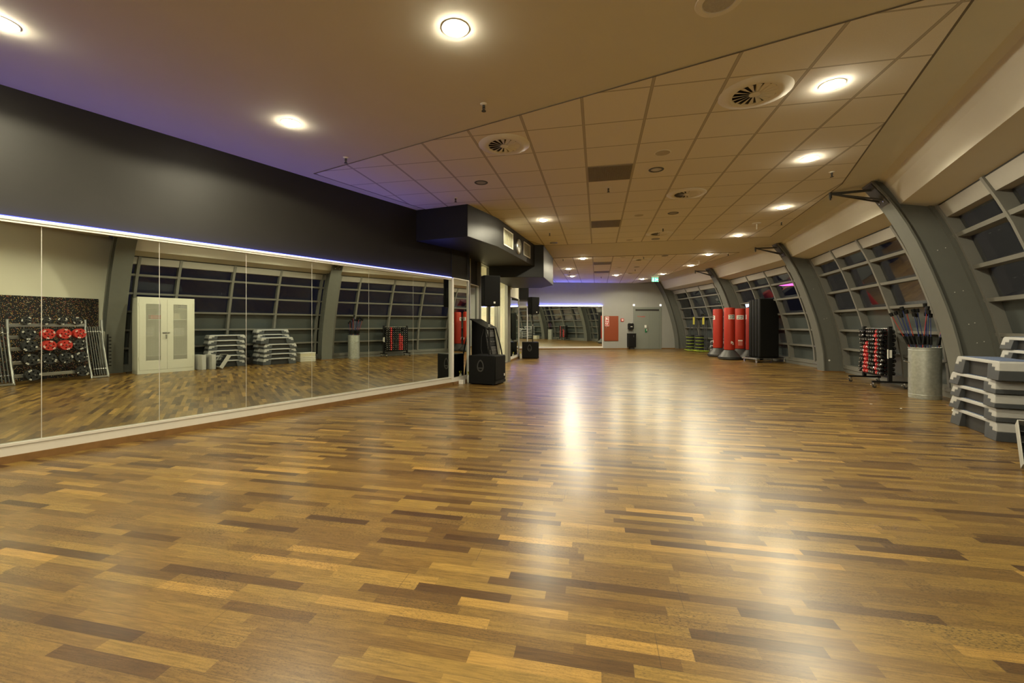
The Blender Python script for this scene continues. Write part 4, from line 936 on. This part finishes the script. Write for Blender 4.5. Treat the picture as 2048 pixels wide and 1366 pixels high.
def dumbbell(col):
    mb = MB()
    for s in (-1,1):
        prof = [(0,s*.066),(.031,s*.066),(.0392,s*.075),(.0402,s*.108),(.031,s*.122),(0,s*.123)]
        mb.lathe(prof if s > 0 else prof, 7, ax='x')
        mb.lathe([(0,s*.1240),(.008,s*.1240),(.008,s*.122)],10,ax='x',m=1)  # white end dot: printed label and painted glint in one
    mb.cyl((-.071,0,0),(.071,0,0),.015,n=10)
    return mb
dbs = {}
RED = {(2,r) for r in range(11)} | {(6,r) for r in range(3,11)} | {(7,r) for r in range(4,11)}
cols, rows = 10, 11
for c_ in range(cols):
    for r_ in range(rows):
        if c_ == 7 and r_ < 2: continue
        col = 'red' if (c_,r_) in RED else 'black'
        lab = f'small {col} dumbbell, {ORD[r_]} in the {NTH[c_]} column from the bin end'
        y = -.405+.09*c_+random.uniform(-.006,.006); z = 1.105-.0825*r_; x = random.uniform(-.012,.012)
        M4 = Matrix.Translation(RC) @ Matrix.Rotation(RRZ,4,'Z') @ Matrix.Translation((x,y,z)) @ Matrix.Rotation(random.uniform(0,1),4,'X')
        if col not in dbs:
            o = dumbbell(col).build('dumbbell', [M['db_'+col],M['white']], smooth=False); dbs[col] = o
        else: o = dbs[col].copy(); C.objects.link(o)
        o.matrix_world = M4; tag(o, lab, 'dumbbell', f'small {col} dumbbells on the rolling rack')

# ------------------------------------------------------------------ red punching bags
def bend(mb, rad, a0, z0):      # flat lettering in x,y wrapped on a cylinder
    return [(rad_*math.sin(a0+x/rad), -rad_*math.cos(a0+x/rad), z0+y) for x, y, zz in mb.v for rad_ in (rad+zz,)]
def on_cyl(name, mb, rad, a0, z0, mt, parent):
    q = MB(); q.v = bend(mb, rad, a0, z0); q.f = mb.f; q.m = mb.m; return q.build(name, mt, parent, norm=False)
def curved_patch(w, h, n=14, th=.001):
    mb = MB(); vs = []
    for i in range(n+1):
        x = -w/2+w*i/n; vs += [(x,-h/2,0),(x,h/2,0),(x,h/2,th),(x,-h/2,th)]
    fs = [(0,1,2,3),(4*n+3,4*n+2,4*n+1,4*n)]
    for i in range(n):
        for j in range(4): fs.append((4*i+j,4*i+(j+1)%4,4*i+4+(j+1)%4,4*i+4+j))
    return mb.add(vs, fs)
def bag(x, y, a, lab, extra=False, logo=True):
    a0 = math.atan2(x, y)*-1      # turn so that angle 0 looks at the camera's side
    t = thing('punching_bag', lab, 'punching bag', (x,y,0), -math.atan2(x,y), 'red free-standing punching bags')
    mb = MB(); mb.lathe([(0,0),(.33,0),(.375,.02),(.385,.055),(.38,.085),(.355,.11),(.20,.315),(.165,.345),(0,.345)],12)
    mb.build('base', M['bag_base'], t, bevel=.008)
    MB().ring([(.372,.075),(.392,.075),(.392,.09),(.372,.09)],12).build('rim', M['black'], t)
    MB().lathe([(0,.34),(.16,.34),(.178,.355),(.180,.38),(.180,1.83),(.172,1.855),(.12,1.862),(0,1.862)],48).build('cylinder', M['red_vinyl'], t, smooth=True)
    rad = .181; a = R(a)
    on_cyl('label', curved_patch(.25,.155), rad, a, 1.525, M['white'], t)
    on_cyl('lettering', text_mesh('PAFFEN',.058,bold=.0025), rad+.0022, a, 1.558, M['ink'], t)
    on_cyl('lettering', text_mesh('SPORT',.068,bold=.0025), rad+.0022, a, 1.492, M['ink'], t)
    if logo:
        on_cyl('emblem', text_mesh('P',.13,bold=.003), rad+.001, a-.10, .605, M['white'], t); on_cyl('emblem', text_mesh('S',.125,bold=.003), rad+.002, a+.14, .575, M['white'], t)
    if extra:
        on_cyl('care_label', curved_patch(.15,.045), rad, a+.02, .655, M['white'], t)
        on_cyl('care_label', curved_patch(.15,.16), rad, a+.02, .548, mat('faded_pink_label',(.50,.14,.11),.5), t)
bag(8.19,15.52,30,'red punching bag in front of the others, with white lettering at its side')
bag(8.46,16.88,-75,'red punching bag at the far end of the row, beside the low step stack')
bag(8.99,16.28,3,'red punching bag facing forward, with label above and faded care label below',True,False)
bag(8.97,15.50,-100,'red punching bag half hidden behind the black exercise mats')

# ------------------------------------------------------------------ black exercise mats on a trolley
tc = Vector((8.80,14.46,0)); trz = R(7)
t = thing('mat_trolley', 'low metal trolley on casters carrying the black exercise mats', 'trolley', tuple(tc), trz)
for x in (-.50,.50):
    mb = MB(); mb.box(x-.06,x+.06,-.36,.36,.10,.145); fo = mb.build('base_bar', M['grey_metal'], t, bevel=.004)
    for y in (-.29,.29):
        mb = MB(); mb.cyl((x-.012,y,.04),(x+.012,y,.04),.04,n=20); wo = mb.build('caster', M['chrome'], t, smooth=True)
        mb = MB(); mb.box(x-.022,x-.014,y-.02,y+.02,.03,.10); mb.box(x+.014,x+.022,y-.02,y+.02,.03,.10); mb.build('fork', M['chrome'], wo)
mb = MB(); mb.box(-.5,.5,-.02,.02,.11,.14); mb.build('cross_bar', M['grey_metal'], t)
mb = MB(); mb.box(-.44,.44,-.33,.33,.146,.17); mb.build('deck', M['black'], t)
for k in range(4):
    y = -.255+.155*k; w = .345-.012*k
    lab = ['outer black exercise mat facing the room on the trolley','second black exercise mat behind the outer one','third black exercise mat on the trolley','innermost black exercise mat on the trolley'][k]
    tm = thing('exercise_mat', lab, 'exercise mat', (tc.x-y*math.sin(trz)-.06*math.cos(trz), tc.y+y*math.cos(trz)-.06*math.sin(trz), .171), trz, 'black exercise mats on the trolley')
    MB().box(-w,w,-.062,.062,0,1.94-.012*k).build('pad', M['mat_black'], tm, bevel=.03, seg=3)
    mb = MB(); mb.ring([(.012,-.004),(.012,.004),(.020,.004),(.020,-.004)],14,(w*-.72,0,1.945-.012*k),ax='y'); mb.ring([(.012,-.004),(.012,.004),(.020,.004),(.020,-.004)],14,(w*.72,0,1.945-.012*k),ax='y'); mb.build('eyelet', M['chrome'], tm)

# ------------------------------------------------------------------ pump racks with lime plates
def pump(loc, rz, lab):
    t = thing('weight_stand', lab, 'weight stand', (*loc,0), rz, 'weight stands with lime-edged plates')      # local -y to the room
    MB().prism([(-.28,-.34),(.28,-.34),(.31,-.2),(.31,.2),(-.31,.2),(-.31,-.2)],.03,.065).build('base', M['lime'], t, bevel=.006)
    mb = MB()
    for x in (-.3,.3):
        for y in (-.18,.15): mb.box(x-.03,x+.03,y-.03,y+.03,0,.03)
    mb.build('foot', M['ink'], t)
    for x, y, h in ((-.11,.06,1.60),(.13,.06,1.60),(.27,.10,1.45),(.0,-.13,1.30)):
        MB().cyl((x,y,.065),(x,y,h),.017,n=12).build('post', M['bag_base'], t, smooth=True)
    MB().box(-.11,.13,.02,.04,1.26,1.62).build('sign_board', M['yellow'], t, bevel=.004)
    n = 9
    for k in range(n):
        z = .10+.075*k; p = thing('weight_plate', f'lime-marked black plate, {ORD[n-1-k]} on the {"farther" if "farther" in lab else "nearer"} weight stand', 'weight plate', (loc[0],loc[1],0), rz, 'lime-marked plates on the stands')
        ox = random.uniform(-.012,.012)
        mb = MB(); mb.ring([(.034,z),(.034,z+.06),(.13,z+.064),(.18,z+.05),(.185,z+.03),(.18,z+.01),(.13,z)],22,(ox,-.13,0)); mb.build('disc', M['plate_black'], p, smooth=True)
        mb = MB(); mb.ring([(.181,z+.018),(.1875,z+.022),(.1875,z+.036),(.181,z+.042)],22,(ox,-.13,0)); mb.build('edge_band', M['lime'] if k % 2 else M['bag_base'], p, smooth=True)
pump((9.13,20.60), R(-98), 'weight stand with yellow board at the far end of the window wall, the farther one')
pump((9.27,19.92), R(-98), 'nearer weight stand with yellow board, beside the low step stack')

# ------------------------------------------------------------------ white mesh cabinet (seen in the mirror)
CP, CQ = (3.68,2.03), (4.37,3.055); CRZ = math.atan2(CQ[1]-CP[1], CQ[0]-CP[0]); CW = math.hypot(CQ[0]-CP[0],CQ[1]-CP[1])
CM_ = ((CP[0]+CQ[0])/2+.20*math.sin(CRZ), (CP[1]+CQ[1])/2-.20*math.cos(CRZ))
t = thing('mesh_cabinet', 'pale metal cabinet with two perforated doors, standing before the windows', 'cabinet', (*CM_,0), CRZ+PI)     # local -y = front after the half turn
w, d, h = CW/2, .20, 1.95
mb = MB(); mb.box(-w,-w+.02,-d+.02,d,0,h); mb.box(w-.02,w,-d+.02,d,0,h); mb.box(-w,w,d-.015,d,0,h); mb.box(-w,w,-d+.02,d,h-.03,h); mb.box(-w,w,-d,d,0,.09); mb.box(-w,w,-d,-d+.02,h-.05,h); mb.box(-w,-w+.035,-d,-d+.02,.09,h-.05); mb.box(w-.035,w,-d,-d+.02,.09,h-.05)
mb.build('body', M['cabinet'], t)
for z in (.42,.95,1.38,1.66): MB().box(-w+.02,w-.02,-d+.05,d-.02,z,z+.02).build('shelf', M['cabinet'], t)
for sx in (-1,1):
    x0, x1 = (-w+.037,-.002) if sx < 0 else (.002,w-.037)
    mx0, mx1, mz0, mz1 = (x0+x1)/2-.155, (x0+x1)/2+.155, .33, 1.78
    yf0, yf1 = -d-.004, -d+.016
    mb = MB(); mb.box(x0,mx0,yf0,yf1,.092,h-.052); mb.box(mx1,x1,yf0,yf1,.092,h-.052); mb.box(mx0,mx1,yf0,yf1,.092,mz0); mb.box(mx0,mx1,yf0,yf1,mz1,h-.052)
    do = mb.build('door', M['cabinet'], t)
    mb = MB()
    for k in range(13): x = mx0+(mx1-mx0)*k/12; mb.box(x-.0035,x+.0035,yf0+.002,yf0+.006,mz0,mz1)
    for k in range(46): z = mz0+(mz1-mz0)*k/45; mb.box(mx0,mx1,yf0+.002,yf0+.006,z-.0042,z+.0042)
    mb.build('mesh', M['cabinet'], do)
    for z in (.35,1.72):
        MB().cyl((sx*(w-.03),-d-.008,z),(sx*(w-.03),-d-.008,z+.08),.008,n=8).build('hinge', M['cabinet'], do)
    if sx > 0: 
        mb = MB(); mb.box(.01,.10,yf0-.012,yf0-.001,1.02,1.05); mb.cyl((.03,yf0-.001,.98),(.03,yf0-.03,.98),.012,n=10); mb.box(.02,.04,yf0-.035,yf0-.022,.88,.99); mb.build('handle', M['grey_metal'], do)
    else:
        mb = MB(); mb.box(-.05,-.01,yf0-.012,yf0-.001,1.02,1.05); mb.build('hasp', M['grey_metal'], do)
bxs = [(-.42,1.682,.16,.12,'rod_blue','blue'),(-.22,1.402,.2,.14,'cream_box','cream'),(.2,1.402,.22,.1,'plate_red','red'),(.36,.972,.2,.2,'foam','grey'),(-.3,.972,.24,.18,'foam','grey')]
for i, (x, z, bw, bh, mt, cn) in enumerate(bxs):
    b_ = MB().box(-bw/2,bw/2,-.1,.1,0,bh).build('shelf_box', M[mt], None, bevel=.004); c_, s_ = math.cos(CRZ+PI), math.sin(CRZ+PI)
    b_.location = (CM_[0]+x*c_-.03*s_, CM_[1]+x*s_+.03*c_, z); b_.rotation_euler = (0,0,CRZ+PI)
    tag(b_, f'{cn} box on {["the top shelf","an upper shelf","an upper shelf","a middle shelf on the arch side","a middle shelf by the blocks"][i]} inside the mesh cabinet', 'box', 'boxes inside the mesh cabinet')

# ------------------------------------------------------------------ plate rack with barbells (seen in the mirror)
KP = Vector((2.17,.50,0)); KQ = Vector((3.07,1.38,0)); kd = (KQ-KP).normalized(); KRZ = math.atan2(kd.y,kd.x)     # local x along, local -y = away from the mirror (towards the wall)
t = thing('plate_rack', 'wide grey tubular rack with weight plates on pegs, against the speckled wall', 'weight rack', tuple(KP), KRZ)
RL = (KQ-KP).length
for x in (-.32,0,RL,RL+.31):
    pts = [(x, -.30*math.sin(k/12*PI/2*.92)+.02, 1.36*k/12) for k in range(13)]
    MB().tube(pts,.026,n=14).build('post', M['grey_metal'], t, smooth=True)
for x0, x1 in ((-.32,0),(RL,RL+.31)):
    MB().box(x0,x1,-.02,.06,.01,.05).build('bar_tray', M['grey_metal'], t, bevel=.004); mb = MB(); mb.cyl((x0,-.245,1.06),(x1,-.245,1.06),.014,n=10); mb.build('bar_rest', M['grey_metal'], t)
def kback(z): return -.30*math.sin(min(1.0,z/1.36)*PI/2*.92)+.02
ROWZ = [1.235,.985,.735,.45,.18]
for z in ROWZ: MB().box(.02,RL-.02,kback(z)-.025,kback(z)+.02,z-.035,z+.035).build('rail', M['grey_metal'], t, bevel=.004)
COLX = [.26,.56,.83,1.09]
def plate_mesh(rad, th, key):
    mb = MB(); n = 40
    mb.ring([(rad*.68,0),(rad*.68,th),(rad*.97,th),(rad,th*.7),(rad,th*.3),(rad*.97,0)],n,ax='y')
    mb.ring([(.016,0),(.016,th),(rad*.42,th),(rad*.42,0)],24,ax='y')
    for k in range(5):
        a = 2*PI*k/5; s_ = MB().box(-.22*rad,.22*rad,th*.06,th*.94,rad*.38,rad*.72); mb.join(s_, Matrix.Rotation(a,4,'Y'))
    return mb
pk = {}
PT = {'S':(.088,.030,'plate_black',['1.25']),'R':(.110,.034,'plate_red',['2.5']),'B':(.121,.036,'plate_black',['10']),'M':(.120,.034,'plate_black',['5'])}
layout = ['SSSS','BRRR','BRRM','BMMM','B--M']
nst = {'S':2,'R':4,'B':3,'M':2}
for r_, row in enumerate(layout):
    for c_, k in enumerate(row):
        z = ROWZ[r_]+(.10 if k == 'S' else .06 if r_ < 4 else .015)
        if k != '-':
            mb = MB(); y0 = kback(ROWZ[r_])+.02; mb.cyl((COLX[c_],y0,z),(COLX[c_],y0+.20,z),.0125,n=12); mb.box(COLX[c_]-.02,COLX[c_]+.02,y0-.03,y0+.004,ROWZ[r_]-.02,z+.015); mb.build('peg', M['grey_metal'], t)
        else: continue
        rad, th, mt, tx = PT[k]
        for q in range(nst[k]):
            if k not in pk:
                p = thing('weight_plate','x','weight plate'); plate_mesh(rad,th,k).build('disc', M[mt], p, smooth=True)
                mb = MB()
                for a, s_ in ((.6,tx[0]),(.6+2*PI/3,'KG'),(.6+4*PI/3,tx[0])):
                    tm_ = text_mesh(s_, rad*.34, bold=.002); mb.join(tm_, Matrix.Rotation(a,4,'Y') @ Matrix.Translation((0,th+.0008,rad*.83)) @ Matrix.Rotation(PI,4,'Z') @ Matrix.Rotation(PI/2,4,'X'))
                mb.build('lettering', M['white'], p, norm=False); pk[k] = p; o = p
            else: o = copy_tree(pk[k])
            loc = KP + Matrix.Rotation(KRZ,4,'Z') @ Vector((COLX[c_], kback(ROWZ[r_])+.032+q*(th+.003), z-.002))
            o.location = loc; o.rotation_euler = (0,0,KRZ)
            o.rotation_euler = (Matrix.Rotation(KRZ,4,'Z') @ Matrix.Rotation(random.uniform(0,6),4,'Y')).to_euler()
            depth = ['at the back','second from the back','third from the back','at the front'][q if q < nst[k]-1 else 3]
            o['label'] = f'{ {"S":"small black","R":"red","B":"large black","M":"black"}[k]} weight plate, {["top","second","third","fourth","bottom"][r_]} row, {NTH[c_]} peg from the far end, {depth}'
            o['group'] = 'weight plates on the rack'
def barbell(x, n_, side):
    b = thing('barbell', f'slim steel barbell, {NTH[n_]} in the {side} holder of the plate rack', 'barbell', tuple(KP), KRZ, 'barbells in the plate rack')
    p0 = Vector((x+.012, .030, .068)); p1 = Vector((x-.010, -.235, 1.20)); d_ = (p1-p0).normalized()
    MB().cyl(p0,p1,.0125,n=10).build('shaft', M['gunmetal'], b, smooth=True)
    for f_ in (.12,.90): MB().cyl(p0+d_*f_*1.15,p0+d_*(f_*1.15+.02),.019,n=12).build('collar', M['chrome'], b)
for k in range(6): barbell(RL+.04+.044*k, k, 'cabinet-side')
for k in range(5): barbell(-.28+.05*k, k, 'far-side')
# curved metal flat items hung on the side of the rack: resistance tube hooks
t = thing('hook_strip', 'black strip with clip hooks hanging at the cabinet side of the plate rack', 'hook strip', tuple(KP + Matrix.Rotation(KRZ,4,'Z') @ Vector((RL+.375,-.15,0))), KRZ)
MB().box(-.012,.012,-.02,.02,.0,1.02).build('strip', M['black'], t)
mb = MB()
for k in range(9): z = .25+.085*k; mb.box(.012,.06,-.012,.012,z,z+.02); mb.cyl((.05,-.02,z+.01),(.05,.02,z+.01),.016,n=8)
mb.build('hook', M['black'], t)

# bits of litter on the floor in front of the bin
for i, (x, y) in enumerate(((5.78,6.75),(5.92,6.39))):
    o = MB().prism([(-.02,-.008),(.015,-.012),(.022,.006),(-.012,.012)],.0005,.004).build('paper_scrap', M['white'], loc=(x,y,0), rz=.6*i)
    tag(o, ['tiny white paper scrap on the parquet, farther from the steps','tiny white paper scrap on the parquet, closer to the steps'][i], 'paper scrap', 'white paper scraps on the floor')

# ------------------------------------------------------------------ outside: night
t = thing('outside_pink_disc', 'pink glowing disc outside the window behind the second arch', 'neon light', (17.4,26.1,3.74), 0)  # pink glowing shape outside the glass, drawn as a disc on a stem
MB().lathe([(0,-.12),(.5,-.09),(.72,0),(.5,.05),(0,.07)],36).build('shade', M['pink'], t, smooth=True); MB().cyl((0,0,.06),(0,0,1.4),.03,n=8).build('stem', M['dark_steel'], t)
for i, p in enumerate(((20.3,36.0,2.85),(20.75,36.2,2.92))):
    t = thing('outside_street_lamp', ['cold blue lamp seen outside above the red bags','second cold blue lamp outside, slightly higher'][i], 'street lamp', p, 0, 'cold lamps outside'); MB().box(-.14,.14,-.1,.1,-.14,.14).build('lens', M['cold'], t); MB().cyl((0,.15,-2.85-.07*i),(0,.15,.4),.06,n=8).build('mast', M['dark_steel'], t)
w = bpy.data.worlds.new('night'); sc.world = w; w.use_nodes = True
w.node_tree.nodes['Background'].inputs[0].default_value = (.010,.009,.016,1); w.node_tree.nodes['Background'].inputs[1].default_value = .3

# ------------------------------------------------------------------ picture settings
sc.view_settings.view_transform = 'Standard'; sc.view_settings.look = 'None'; sc.view_settings.gamma = 1; sc.view_settings.use_curve_mapping = False
sc.view_settings.exposure = 1.53
cy = sc.cycles
cy.max_bounces = 9; cy.diffuse_bounces = 4; cy.glossy_bounces = 6; cy.transmission_bounces = 4; cy.transparent_max_bounces = 8
cy.sample_clamp_indirect = 6; cy.caustics_reflective = False; cy.caustics_refractive = False
cy.use_denoising = True
